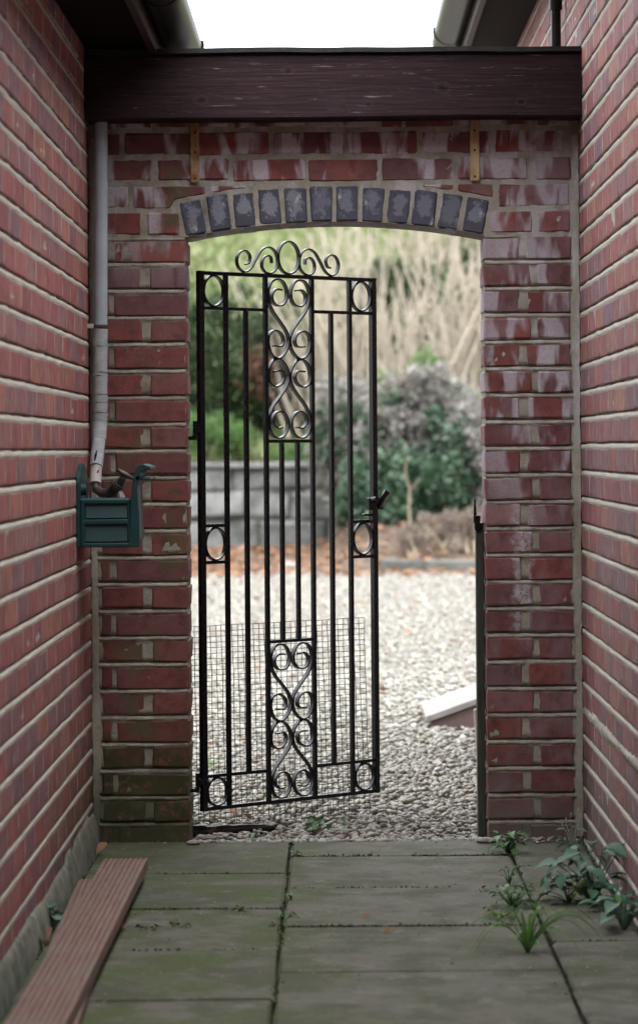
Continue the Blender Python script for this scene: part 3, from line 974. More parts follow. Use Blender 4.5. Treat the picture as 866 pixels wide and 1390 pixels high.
# twelve blue voussoirs
A0 = math.asin((HS + .004) / RAD)
for k in range(12):
    t = -A0 + (2 * A0) * (k + .5) / 12
    ln = 2 * A0 * RAD / 12
    w0, w1 = ln - .009 - rng.uniform(0, .006), ln - .004 - rng.uniform(0, .006)
    h = .0985 + rng.uniform(-.003, .002)
    g = G().prism([(-w0 / 2, -h / 2), (w0 / 2, -h / 2), (w1 / 2, h / 2), (-w1 / 2, h / 2)], 'y', 0, TH)
    me = g.mesh('arch_brick', M_BLUE, bevel=.005)
    for v in me.vertices:
        v.co.x += rng.uniform(-.0028, .0028); v.co.z += rng.uniform(-.0012, .0022)
    rc = RAD + .001 + h / 2
    c = Vector((CX + rc * math.sin(t), YP - .001 + rng.uniform(-.002, .002), CZ + rc * math.cos(t)))
    link('arch_brick', me, gw, c - ORG[gw.name], (0, t + rng.uniform(-.02, .02), 0))
# vertical mortar fillets in the two corners
for xc, wd, sd in ((XL, .020, 1), (XR, .020, -1)):
    n1, n2 = 170, 5
    V = []
    for a in np.linspace(.02, 1.98, n1):
        w = wd + .005 * vnoise(a, 0, 9, sd + 2)
        for k in range(n2):
            t = k / (n2 - 1)
            jn = nrg.normal(0, .0009, 3)
            bul = .005 * math.sin(math.pi * t)
            V.append((xc + sd * (.0 + w * t + .002) + jn[0], YP + .004 - .014 * (1 - t) - bul * .6 + jn[1], a + jn[2]))
    i, j = np.meshgrid(np.arange(n1 - 1), np.arange(n2 - 1), indexing='ij')
    a = (i * n2 + j).ravel()
    link('corner_mortar', np_mesh('corner_mortar', np.array(V) - np.array(ORG[gw.name]), np.stack([a, a + 1, a + n2 + 1, a + n2], -1), M_MORTAR_P), gw)

# ------------------------------------------------------------------ timber beam, straps
bt = thing('timber_beam', 'dark red brown timber beam spanning the passage above the arch', 'beam', (0, 8.43, 2.02))
nx = 60
prof_x = np.linspace(XL + .004, XR - .002, nx)
g = G()
pts = []
for x in prof_x:
    e = .0018 * vnoise(x, 0, 7, 1); b = .002 * vnoise(x, 0, 5, 4)
    pts.append([(x, 8.375, 2.020 + b), (x, 8.372, 2.024 + b), (x, 8.372, 2.189 + e), (x, 8.376, 2.194 + e), (x, 8.478, 2.194 + e), (x, 8.478, 2.020 + b)])
vs = [p for q in pts for p in q]
fs = []
for i in range(nx - 1):
    for k in range(6):
        k2 = (k + 1) % 6
        fs.append((i * 6 + k, i * 6 + k2, (i + 1) * 6 + k2, (i + 1) * 6 + k))
fs += [tuple(range(6)), tuple((nx - 1) * 6 + k for k in range(5, -1, -1))]
g.add(vs, fs).part('beam', M_BEAM, bt)
g = G()
vs, fs = [], []
for i, x in enumerate(prof_x):
    e = .0018 * vnoise(x, 0, 7, 1) + .0015 * vnoise(x, 0, 13, 6)
    vs += [(x, 8.360, 2.199 + e), (x, 8.360, 2.212 + e), (x, 8.72, 2.216 + e), (x, 8.72, 2.199 + e)]
for i in range(nx - 1):
    for k in range(4):
        k2 = (k + 1) % 4
        fs.append((i * 4 + k, i * 4 + k2, (i + 1) * 4 + k2, (i + 1) * 4 + k))
fs += [(0, 1, 2, 3), tuple((nx - 1) * 4 + k for k in (3, 2, 1, 0))]
g.add(vs, fs).part('felt_capping', M_FELT, bt)
for x in (-.30, -.02, .31, .56):
    G().tube([(x, 8.3735, 2.105), (x, 8.3705, 2.105)], .0045, 8).part('nail', M_DARKWOOD, bt)

for pxa, pxb, lab, mt in ((261, 273, 'narrow rusty strap under the beam at the left of the arch', M_RUST), (639.5, 652, 'narrow pale strap under the beam at the right of the arch', M_RUST2)):
    a, b = xpx(pxa) + .002, xpx(pxb) + .002
    z1, z0 = 2.075, zpx(247)
    st = thing('fixing_strap', lab, 'strap', ((a + b) / 2, YP, z0), group='straps holding the beam')
    G().box((a, YP - .0085, z0), (b, YP - .0030, z1)).part('strap', mt, st, bevel=.001)
    for dz in (.012, .085, .14):
        G().tube([((a + b) / 2, YP - .0080, z0 + dz), ((a + b) / 2, YP - .0105, z0 + dz)], .0034, 8).part('nail', M_DARKWOOD, st)

# ------------------------------------------------------------------ lagged water pipe, tap and hose hanger
pr = at(137, 400, 8.448)
wp = thing('lagged_pipe', 'grey foam lagged water pipe running down the left corner', 'pipe', (pr.x, pr.y, .95))
path = [at(137.5, 120, 8.45), at(137, 443, 8.45), at(136, 560, 8.45), at(134.5, 598, 8.43), at(131, 628, 8.38), at(130, 655, 8.34)]
G().tube(path, .0075, 10).part('copper_pipe', M_BLACK, wp, smooth='angle')
def seg(pa, pb, r, mt, nm, n=10):
    pts = [pa.lerp(pb, k / n) for k in range(n + 1)]
    rad = [r * (1 + rng.uniform(-.02, .02)) for _ in pts]
    g = G().tube(pts, rad, 16)
    return g.part(nm, mt, wp, smooth='angle')
seg(at(137.5, 120, 8.45), at(137, 441, 8.45), .0192, M_LAG, 'lagging', 24)
cuts = [446, 470, 505, 510, 535, 546, 560, 574]
for a, b in zip(cuts[:-1], cuts[1:]):
    seg(at(137, a + .5, 8.45), at(136.3, b - .4, 8.45), .0205 + rng.uniform(-.0006, .0006), M_LAG_W, 'lagging', 5)
seg(at(136.2, 574.5, 8.45), at(134.8, 597, 8.432), .0205, M_LAG_W, 'lagging', 4)
seg(at(134.6, 598, 8.43), at(131, 634, 8.37), .0185, M_LAG_W, 'lagging', 4)
seg(at(131, 634.5, 8.368), at(129.8, 657, 8.34), .0165, M_TAPE, 'tape_wrap', 4)
p0 = at(130, 618, 8.36)
for dz, dx, l in ((0, 0, .03), (-.05, .004, .022), (-.075, .001, .014)):
    q = p0 + Vector((dx + .002, -.0165, dz))
    G().tube([q + Vector((.004, 0, l / 2)), q, q + Vector((-.003, 0, -l / 2))], [.001, .0035, .0015], 6).part('split', M_BLACK, wp)
c = at(137, 443, 8.45)
G().tube([c + Vector((0, 0, .004)), c - Vector((0, 0, .004))], .0225, 16).part('pipe_clip', M_TAP, wp, smooth='angle')
G().box((XL - .004, 8.425, c.z - .006), (c.x - .018, 8.437, c.z + .006)).part('pipe_clip', M_TAPE, wp, bevel=.001)

tp = thing('garden_tap', 'tarnished garden tap with lever handle above the green hose hanger', 'tap', at(140, 668, 8.33))
a = at(130, 657, 8.34)
body = G().tube([a, at(131, 664, 8.33), at(138, 669, 8.31), at(152, 670, 8.29)], [.0105, .012, .0125, .012], 12).part('tap_body', M_TAP, tp, smooth='angle')
G().tube([at(148, 671, 8.29), at(163, 656, 8.26)], .0155, 12).part('valve_neck', M_GREYP, tp, smooth='angle')
G().tube([at(157, 662, 8.272), at(161.5, 657.5, 8.264)], .0195, 8).part('gland_nut', M_TAP, tp)
G().tube([at(163, 656, 8.26), at(168, 648, 8.25)], [.011, .0095], 10).part('spindle', M_TAP, tp, smooth='angle')
lv = [at(160, 637, 8.25), at(167, 642, 8.248), at(174, 646, 8.248), at(181, 650, 8.25)]
G().tube(lv, [.004, .0075, .0075, .004], 10).part('lever_handle', M_TAP, tp, smooth='angle')
G().tube([at(152, 671, 8.29), at(155, 680, 8.28), at(155, 696, 8.28)], [.011, .012, .010], 12).part('spout', M_TAP, tp, smooth='angle')
G().tube([at(163, 666, 8.262), at(166, 676, 8.262)], [.006, .010], 8).part('hose_connector', M_TAPE, tp, smooth='angle')

YH0, YH1 = 8.02, 8.25
hz = lambda y: CAM_H - (y + .0073 * -310 - 610) * YH0 / F_PX
hx = lambda x: (x - .7 - 454) * YH0 / F_PX
hh = thing('hose_hanger', 'dark green plastic hose hanger fixed to the left wall below the tap', 'hose hanger', (XL, 8.13, hz(743)))
# back plate with rounded top, flat on the wall
pf = [(YH0, hz(743)), (YH1, hz(743))]
for k in range(13):
    t = math.pi * k / 12
    pf.append(((YH0 + YH1) / 2 + (YH1 - YH0) / 2 * math.cos(t), hz(655) + (hz(629) - hz(655)) * math.sin(t)))
G().prism(pf, 'x', XL - .001, XL + .012).part('back_plate', M_GREEN, hh, bevel=.003)
G().tube([(XL + .010, YH0 + .03, hz(664)), (XL + .026, YH0 + .03, hz(664))], .016, 14).part('boss', M_GREEN, hh, smooth='angle')
G().tube([(XL + .010, YH0 + .03, hz(676)), (XL + .024, YH0 + .03, hz(676))], .010, 12).part('boss', M_GREEN, hh, smooth='angle')
# tray body: outer frame with two recessed panels on the end
xa, xb = XL + .012, hx(176)
G().box((xa, YH0 + .010, hz(742)), (xb, YH1 - .005, hz(680))).part('tray', M_GREEN, hh, bevel=.003)
for za, zb, tk in ((hz(743), hz(737), .0), (hz(712), hz(705), .0), (hz(684), hz(677.5), .0)):
    G().box((xa, YH0 - .001, za), (xb, YH0 + .012, zb)).part('rib', M_GREEN, hh, bevel=.0025)
G().prism([(YH0 + .0105, hz(705)), (YH0 + .0105, hz(684)), (YH0 + .001, hz(703))], 'x', xa + .014, xb - .006).part('sloped_panel', M_GREEN, hh)
G().prism([(YH0 + .0105, hz(737)), (YH0 + .0105, hz(712)), (YH0 + .001, hz(735))], 'x', xa + .008, xb - .006).part('sloped_panel', M_GREEN, hh)
for x0, x1 in ((xa, xa + .012), (xb - .005, xb)):
    G().box((x0, YH0 - .0005, hz(742.5)), (x1, YH0 + .011, hz(678))).part('rib', M_GREEN, hh, bevel=.002)
G().tube([(xa, YH0 + .012, hz(679)), (xb, YH0 + .012, hz(679))], .006, 10).part('rolled_edge', M_GREEN, hh, smooth='angle')
# outer lip: tapering plate that flares outwards into three fingers
lip = [(hx(175), hz(743)), (hx(190), hz(743)), (hx(189.5), hz(700)), (hx(187), hz(665)), (hx(189), hz(652)), (hx(196), hz(647)), (hx(196), hz(644)), (hx(186), hz(646)), (hx(181), hz(655)), (hx(177), hz(690))]
G().prism(lip, 'y', YH0 + .002, YH0 + .016).part('lip', M_GREEN, hh, bevel=.002)
lip2 = [(hx(183), hz(735)), (hx(189), hz(735)), (hx(188), hz(690)), (hx(186.5), hz(660)), (hx(191), hz(650)), (hx(187), hz(648)), (hx(182), hz(660)), (hx(182), hz(690))]
G().prism(lip2, 'y', YH0 + .015, YH1 - .01).part('lip', M_GREEN, hh, bevel=.002)
for kk, (ya, zz) in enumerate(((YH0 + .002, 0), (YH0 + .085, 0), (YH0 + .17, 0))):
    fp = [(hx(180), hz(655)), (hx(184), hz(640)), (hx(188), hz(632)), (hx(196), hz(630)), (hx(205), hz(633)), (hx(205.5), hz(638)), (hx(198), hz(637)), (hx(192), hz(641)), (hx(190), hz(652))]
    G().prism(fp, 'y', ya, ya + .055).part('finger', M_GREEN, hh, bevel=.002)
G().box((hx(181), YH0 + .004, hz(652)), (hx(205), YH0 + .22, hz(648.5))).part('lip', M_GREEN, hh, bevel=.002)

# ------------------------------------------------------------------ wrought iron gate
GX0, GY0 = -.3875, 8.62
GX1, GY1 = .1267, 9.077
GW = math.hypot(GX1 - GX0, GY1 - GY0)
GA = math.atan2(GY1 - GY0, GX1 - GX0)
GZ0, GZ1 = .081, 1.616
GH = GZ1 - GZ0
gate = thing('wrought_iron_gate', 'black wrought iron gate with scrollwork standing half open in the archway', 'gate', (GX0, GY0, GZ0), GA)
gc, gs = math.cos(GA), math.sin(GA)
def u_of(px):
    t = (px - 454.9) / F_PX
    return (t * GY0 - GX0) / (gc - t * gs)
U = [u_of(p) for p in (273.6, 308.2, 335.7, 362.2, 383.8, 405.2, 424.9, 451.1, 475.7, 507)]
# the gate is symmetrical
U = [(U[i] + GW - U[9 - i]) / 2 for i in range(10)]
vz = lambda v: v * GH
BS, SS = .0125, .0178
def gpart(g, nm, parent=None, bevel=0.0, smooth=False):
    return g.part(nm, M_IRON, gate, parent, smooth, bevel, world=False)
def bar(u, v0, v1, s_, nm):
    return gpart(G().box((u - s_ / 2, -s_ / 2, v0), (u + s_ / 2, s_ / 2, v1)), nm, bevel=.001)
def rail(u0, u1, v, h, nm, d=.0125):
    return gpart(G().box((u0, -d / 2, v - h / 2), (u1, d / 2, v + h / 2)), nm, bevel=.001)
US, UE = U[0], U[9]
V_UP, V_LO, V_P1, V_P2, V_M1, V_M2 = vz(.931), vz(.064), vz(.684), vz(.306), vz(.528), vz(.460)
for u in (US, UE):
    bar(u, 0, GH, SS, 'stile')
rail(US + SS / 2, UE - SS / 2, GH - .006, .011, 'top_rail', .014)
rail(US + SS / 2, UE - SS / 2, .006, .011, 'bottom_rail', .014)
for i in (1, 3, 6, 8):
    bar(U[i], .0115, GH - .0115, BS, 'bar')
for i in (2, 7):
    bar(U[i], V_LO + .005, V_UP - .005, BS, 'bar')
for i in (4, 5):
    bar(U[i], V_P2 + .005, V_P1 - .005, BS * .95, 'bar')
def rails_between(a, b, v):
    rail(U[a] + (SS if a in (0,) else BS) / 2, U[b] - (SS if b == 9 else BS) / 2, v, .0095, 'rail')
for v in (V_UP, V_LO):
    for a, b in ((0, 1), (1, 3), (6, 8), (8, 9)):
        rails_between(a, b, v)
for v in (V_P1, V_P2):
    rails_between(3, 6, v)
for v in (V_M1, V_M2):
    rails_between(0, 1, v); rails_between(8, 9, v)
def ring(u0, u1, v0, v1, nm='ring'):
    cu, cv, a, b = (u0 + u1) / 2, (v0 + v1) / 2, (u1 - u0) / 2 - .0016, (v1 - v0) / 2 - .0016
    pts = [(cu + a * math.cos(2 * math.pi * k / 40), cv + b * math.sin(2 * math.pi * k / 40)) for k in range(40)]
    return gpart(G().ribbon(pts, .0046, -.0068, .0068, True), nm, smooth='angle')
eL, eR = US + SS / 2, U[1] - BS / 2
fL, fR = U[8] + BS / 2, UE - SS / 2
for a, b in ((eL, eR), (fL, fR)):
    ring(a, b, V_UP + .005, GH - .0115)
    ring(a, b, .0115, V_LO - .005)
    ring(a, b, V_M2 + .005, V_M1 - .005)
def catmull(P, n=7):
    out = []
    for i in range(len(P) - 1):
        p0, p1, p2, p3 = P[max(i - 1, 0)], P[i], P[i + 1], P[min(i + 2, len(P) - 1)]
        for k in range(n):
            t = k / n
            out.append(tuple(.5 * ((2 * p1[q]) + (-p0[q] + p2[q]) * t + (2 * p0[q] - 5 * p1[q] + 4 * p2[q] - p3[q]) * t * t + (-p0[q] + 3 * p1[q] - 3 * p2[q] + p3[q]) * t ** 3) for q in (0, 1)))
    out.append(P[-1])
    return out
SC = [(420, 252), (396, 250), (380, 270), (381, 298), (398, 319), (425, 315), (441, 285), (440, 245), (424, 215), (400, 206), (377, 219), (364, 255), (365, 300), (382, 345), (412, 388), (438, 430), (447, 468), (440, 508), (420, 538), (400, 547), (377, 533), (363, 495), (363, 455), (376, 433), (396, 428), (418, 443), (427, 472), (416, 495), (386, 494)]
def scroll_panel(v_top, v_bot):
    u0, u1 = U[3] + BS / 2, U[6] - BS / 2
    hh_ = (v_top - v_bot) / 2
    for unit in (0, 1):
        for mir in (0, 1):
            pts = []
            for x, y in catmull(SC):
                s_ = (x - 361.5) / (539 - 361.5); t = (y - 203.5) / (548.5 - 203.5)
                if mir: s_ = 1 - s_
                u = u0 + .002 + (u1 - u0 - .004) * s_
                v = v_top - .002 - (hh_ - .002) * t if unit == 0 else v_bot + .002 + (hh_ - .002) * t
                pts.append((u, v))
            gpart(G().ribbon(pts, .0046, -.0070, .0070), 'scroll', smooth='angle')
scroll_panel(GH - .0115, V_P1 + .005)
scroll_panel(V_P2 - .005, .0115)
# cresting: ring flanked by S scrolls
cu = (US + UE) / 2
def crest_v(y, x=449):
    top = 170 + (x - 60) * 45 / 752                   # photo row of the rail's upper edge at this column
    return GH + (top + .5 - y) / 3.093 * 2.10e-3 * 1.02
CS = [(378, 143), (374, 118), (356, 112), (340, 128), (337, 158), (352, 181), (376, 184), (398, 164), (403, 128), (391, 93), (364, 76), (335, 88), (312, 125), (290, 163), (264, 178), (240, 160), (232, 125), (246, 95), (270, 91), (287, 112), (282, 140), (268, 146)]
ku = (u_of(395) - u_of(322.5)) / (449 - 224)
for mir in (-1, 1):
    pts = []
    for x, y in catmull(CS):
        du = (449 - x) * ku
        pts.append((cu - mir * du if mir > 0 else cu + du, crest_v(y, x) - .0015))
    gpart(G().ribbon(pts, .0042, -.0055, .0055), 'crest_scroll', smooth='angle')
ring(cu - 47 * ku, cu + 47 * ku, GH, crest_v(53), 'crest_ring')
# hinges, latch
for v, l in ((vz(.705), .030), (vz(.055), .028)):
    gpart(G().box((US - SS / 2 - .012, -.009, v - .008), (US - SS / 2, .009, v + .008)), 'hinge_lug', bevel=.0015)
    gpart(G().tube([(US - SS / 2 - .014, 0, v - .012), (US - SS / 2 - .014, 0, v + .026)], .006, 10), 'hinge_pin', smooth='angle')
    # the pin bracket let into the reveal
    gpart(G().box((US - SS / 2 - .014, -.005, v - .014), (US - SS / 2 - .008, .005, v - .006)), 'hinge_lug')
vl = vz(.562)
lt = gpart(G().box((UE - .040, -.024, vl - .018), (UE + .016, -.0090, vl + .018)), 'latch', bevel=.002)
gpart(G().tube([(UE - .002, -.022, vl - .01), (UE + .010, -.032, vl + .020), (UE + .022, -.034, vl + .034)], [.007, .008, .011], 8), 'latch_lever', lt, smooth='angle')
gpart(G().tube([(UE - .028, -.022, vl + .012), (UE - .028, -.044, vl + .014)], .009, 8), 'latch_knob', lt, smooth='angle')
gpart(G().box((UE - .030, -.030, vl - .055), (UE - .020, -.0074, vl - .014)), 'latch_bolt', lt, bevel=.002)
gpart(G().box((UE - .06, -.024, vl - .036), (UE - .018, -.009, vl - .029)), 'latch_plate', lt, bevel=.002)

# hinge bracket on the brick reveal (moves with the wall, a thing of its own)
for v, lab in ((GZ0 + vz(.705), 'upper iron hinge hook on the left reveal of the archway'), (GZ0 + vz(.055), 'lower iron hinge hook on the left reveal of the archway')):
    hk = thing('hinge_hook', lab, 'hinge', (OX0, 8.615, v), group='gate hinge hooks')
    G().box((OX0 - .010, 8.606, v - .028), (GX0 - .006, 8.620, v - .017)).part('hook_plate', M_IRON, hk, bevel=.001)
    G().tube([(GX0 - .008, 8.613, v - .028), (GX0 - .008, 8.613, v - .013)], .007, 10).part('hook_pin', M_IRON, hk, smooth='angle')

# ------------------------------------------------------------------ wire mesh behind the gate
wm = thing('wire_mesh', 'sheet of square wire mesh standing behind the lower half of the gate', 'wire mesh', (at(256, 1110, 8.90).x, 8.90, .03))
Wm, Hm = at(500, 900, 9.12).x - at(254, 900, 8.90).x, .585
angm = math.atan2(.20, Wm)
wm.rotation_euler = (0, R(1.3) * -1, angm)
Wm = Wm / math.cos(angm)
wm.location.z = .004
g = G()
nc, nr = 34, 36
for k in range(nc + 1):
    u = Wm * k / nc
    pts = [(u + .0012 * math.sin(k * 3.1 + q * 1.9), .004 * math.sin(u * 9 + q * .5), Hm * q / 8) for q in range(9)]
    g.tube(pts, .00105, 4)
for k in range(nr + 1):
    v = Hm * k / nr
    pts = [(Wm * q / 8, .0014 + .004 * math.sin(Wm * q / 8 * 9 + v * 4), v + .0012 * math.sin(k * 2.7 + q * 2.3)) for q in range(9)]
    g.tube(pts, .00105, 4)
link('wires', g.mesh('wires', M_WIRE), wm)

# ------------------------------------------------------------------ timber post, ramp, board
ps = thing('gate_post', 'narrow grey timber post against the right side of the archway', 'post', (.408, 8.60, 0))
xa, xb = .397, .4185
zt = at(653, 712, 8.6).z
G().box((xa, 8.575, -.02), (xb, 8.64, zt)).part('post', M_POST, ps, bevel=.002)
cp = G().box((xa - .004, 8.570, zt - .012), (xb, 8.645, zt + .006)).part('latch_catch', M_IRON, ps, bevel=.001)
G().prism([(xa - .006, zt + .004), (xa + .004, zt + .004), (xa + .0005, zt + .075), (xa - .004, zt + .072)], 'y', 8.60, 8.614).part('catch_spike', M_IRON, ps, cp)
G().box((xa - .004, 8.568, zt - .016), (xa + .012, 8.576, zt + .026)).part('catch_plate', M_IRON, ps, cp, bevel=.001)

gpt = ground_at(600, 990)
Yr = gpt.y
A, B = at(584, 991, Yr).x, at(700, 991, Yr).x
rp = thing('concrete_ramp', 'small sloping pale concrete slab on a pinkish base in the gravel', 'ramp', (A, Yr, 0))
sl = lambda x, base: base + (x - A) * (22 / 64.0)
z1 = at(584, 979, Yr).z
G().prism([(A + .006, -.03), (B, -.03), (B, sl(B, z1)), (A + .006, sl(A, z1))], 'y', Yr, Yr + .45).part('base', M_RAMPSIDE, rp, bevel=.004)
G().prism([(A - .016, sl(A - .016, z1)), (B, sl(B, z1) + .001), (B, sl(B, z1) + .030), (A - .020, sl(A - .02, z1) + .028)], 'y', Yr - .02, Yr + .62).part('slab', M_RAMPTOP, rp, bevel=.004)

q = ground_at(645, 1050)
tb = thing('terracotta_slab', 'orange pink terracotta slab standing on edge behind the timber post', 'slab', (q.x, q.y, 0))
g = G().box((q.x + .002, q.y - .012, -.03), (q.x + .20, q.y + .018, .225), Matrix.Rotation(R(-3), 3, 'Y'))
g.part('slab', M_TERRA, tb, bevel=.004)
for k in range(2):
    G().box((q.x + .02, q.y - .016, .05 + .08 * k), (q.x + .18, q.y - .010, .07 + .08 * k)).part('rib', M_TERRA, tb, bevel=.002)

# wet dark board at the foot of the gate
a, b = at(257, 1128, 8.66), at(376, 1128, 8.80)
ang = math.atan2(b.y - a.y, b.x - a.x)
db = thing('dark_board', 'wet black timber board lying under the hinge side of the gate', 'board', (a.x, a.y, 0), ang)
ln = (b - a).length
g = G()
n = 14
vs, fs = [], []
for i in range(n + 1):
    x = ln * i / n
    h = .034 - .012 * i / n + rng.uniform(-.003, .003)
    vs += [(x, 0 + rng.uniform(-.002, .002), .0), (x, rng.uniform(-.002, .002), h), (x, .055, h - .004), (x, .06, 0)]
for i in range(n):
    for k in range(4):
        fs.append((i * 4 + k, i * 4 + (k + 1) % 4, (i + 1) * 4 + (k + 1) % 4, (i + 1) * 4 + k))
fs += [(0, 1, 2, 3), tuple(n * 4 + k for k in (3, 2, 1, 0))]
g.add(vs, fs).part('board', M_DARKWOOD, db, world=False)
G().box((ln * .05, -.006, .012), (ln * .97, .0, .020)).part('splinter', M_DARKWOOD, db, world=False)

# ------------------------------------------------------------------ decking boards
def deck_board(name, label, xc, y0, y1, z, w, rz, parent_group):
    th = thing(name, label, 'board', (xc, (y0 + y1) / 2, z), rz, parent_group)
    n = 9
    prof = [(-w / 2, 0), (w / 2, 0)]
    t = .027
    pts = []
    for k in range(n):
        xa = w / 2 - w * k / n; xb = w / 2 - w * (k + 1) / n
        d = xa - xb
        pts += [(xa - d * .08, t), (xa - d * .62, t), (xa - d * .70, t - .0035), (xa - d * .98, t - .0035)]
    prof = prof + [(w / 2, t - .003)] + pts + [(-w / 2, t - .004)]
    g = G().prism(prof, 'y', -(y1 - y0) / 2, (y1 - y0) / 2)
    link('board', g.mesh('board', M_DECK), th)
    return th
deck_board('decking_board', 'lower grooved decking board poking out towards the left wall', -.557, 5.0, 7.56, .0155, .116, R(1.3), 'stack of decking boards')
deck_board('decking_board', 'upper grooved pinkish decking board of the stack by the left wall', -.5445, 4.9, 7.72, .0445, .112, R(-.3), 'stack of decking boards')

# ------------------------------------------------------------------ far stone wall, kerb
sw = thing('stone_wall', 'low grey stone retaining wall at the far left of the yard', 'wall', (-1, 35, 0))
G().box((-4.5, 35.06, -.1), (.16, 35.4, .86)).part('core', M_STONEGAP, sw)
zs = [(-.06, .30), (.31, .63), (.64, .90)]
for r, (za, zb) in enumerate(zs):
    x = -4.5 + r * .2
    while x < .12:
        w = rng.uniform(.38, .85)
        if x + w > .1:
            w = .2 - x
        g = G().box((x + .012, 35.0 + rng.uniform(-.02, .03), za + .01), (x + w - .012, 35.3, zb - .01))
        me = g.mesh('stone', M_STONE, ORG[sw.name], bevel=.03)
        for v in me.vertices:
            v.co.x += rng.uniform(-.03, .03); v.co.z += rng.uniform(-.026, .026); v.co.y += rng.uniform(-.02, .02)
        link('stone', me, sw)
        x += w
x = -4.5
while x < .1:
    w = rng.uniform(.5, .9)
    me = G().box((x, 34.95, .895), (min(x + w - .01, .2), 35.42, .958)).mesh('coping_stone', M_STONE, ORG[sw.name], bevel=.012)
    for v in me.vertices:
        v.co.z += rng.uniform(-.008, .008)
    link('coping_stone', me, sw)
    x += w

def kerb_piece(x0, x1, Y, h, lab):
    k = G().box((x0, Y, -.06), (x1 - .012, Y + .16, h)).mesh('kerb_stone', M_KERB, (x0, Y, 0), bevel=.015)
    for v in k.vertices:
        v.co.z += rng.uniform(-.008, .008); v.co.y += rng.uniform(-.008, .008)
    o = link('kerb_stone', k, None, (x0, Y, 0))
    tag(o, lab, 'kerb', 'kerb stones along the planted bed')
kx = [(.42, .80), (.80, 1.42), (1.42, 2.3), (2.3, 3.2)]
for (x0, x1), lab in zip(kx, ('short leftmost dark kerb stone along the planted bed', 'dark kerb stone in front of the green shrub', 'kerb stone by the right edge of the archway view', 'kerb stone hidden beyond the right pier')):
    kerb_piece(x0, x1, 27.4 + rng.uniform(-.03, .03), .105 + rng.uniform(-.01, .01), lab)
for px, py, rr, lab in ((498, 767, .11, 'rounded pale stone lying in the leaves left of the kerb'), (641, 801, .045, 'small pale stone on the gravel near the right pier'), (392, 772, .07, 'white stone seen low between the middle gate bars')):
    p = ground_at(px, py)
    iv, fi = ico()
    g = G().add([(x * rr * 1.5 * (1 + rng.uniform(-.15, .15)), y * rr, z * rr * .7) for x, y, z in iv], fi.tolist())
    me = g.mesh('stone', M_RAMPTOP, bevel=rr * .12, smooth=True)
    o = link('stone', me, None, (p.x, p.y, rr * .3)); tag(o, lab, 'stone')

# ------------------------------------------------------------------ foliage
def leaves(P, size, aspect=.5, up=.3, droop=None):
    """folded four-point leaves at points P with random directions"""
    n = len(P)
    d = nrg.normal(0, 1, (n, 3)); d[:, 2] += up; d /= np.linalg.norm(d, axis=1)[:, None]
    s_ = np.cross(d, nrg.normal(0, 1, (n, 3))); s_ /= np.linalg.norm(s_, axis=1)[:, None]
    nn = np.cross(d, s_)
    L = (size * nrg.uniform(.6, 1.3, n))[:, None]
    w = L * aspect * .5
    v0 = P; v2 = P + d * L
    v1 = P + d * L * .45 + s_ * w + nn * L * .10
    v3 = P + d * L * .45 - s_ * w + nn * L * .10
    V = np.stack([v0, v1, v2, v3], 1).reshape(-1, 3)
    k = np.arange(n) * 4
    return V, np.concatenate([np.stack([k, k + 1, k + 2], -1), np.stack([k, k + 2, k + 3], -1)])

def clumped(c, rad, n, clumps, spread, hollow=.35):
    """points in clumps spread through an ellipsoid"""
    c = np.array(c); rad = np.array(rad)
    q = nrg.normal(0, 1, (clumps, 3)); q /= np.linalg.norm(q, axis=1)[:, None]
    q *= (nrg.uniform(hollow, 1.0, clumps) ** .6)[:, None]
    q = c + q * rad * nrg.uniform(.85, 1.12, (clumps, 1))
    idx = nrg.integers(0, clumps, n)
    return q[idx] + nrg.normal(0, spread, (n, 3)) * nrg.uniform(.5, 1.4, clumps)[idx][:, None]

def join_np(parts):
    Vs, Fs, o = [], [], 0
    for V, Fc in parts:
        Vs.append(V); Fs.append(Fc + o); o += len(V)
    return np.concatenate(Vs), np.concatenate(Fs)

def shrub(name, label, cat, base, mat, specs, stem_mat=M_STEM, stems=9, leaf=.06, aspect=.55, group=None, up=.3):
    root = thing(name, label, cat, base, group=group)
    parts = []
    g = G()
    b = Vector(base)
    for (c, rad, n, cl, sp) in specs:
        P = clumped(c, rad, n, cl, sp)
        P[:, 2] = np.maximum(P[:, 2], base[2] + .02)
        parts.append(leaves(P, leaf, aspect, up))
        for k in range(stems):
            e = Vector(c) + Vector((rng.uniform(-1, 1) * rad[0], rng.uniform(-1, 1) * rad[1], rng.uniform(-.2, .8) * rad[2]))
            s0 = b + Vector((rng.uniform(-.25, .25) * rad[0], rng.uniform(-.1, .1), 0))
            m_ = s0.lerp(e, .5) + Vector((rng.uniform(-.1, .1), rng.uniform(-.1, .1), .1)) * rad[0]
            g.tube([s0, m_, e], [.016, .011, .004], 5)
    V, Fc = join_np(parts)
    link('foliage', np_mesh('foliage', V - np.array(base), Fc, mat), root)
    g.part('stem', stem_mat, root)
    return root

def bz(x, y):
    return float(bank_z(np.array([x]), np.array([y]))[0])

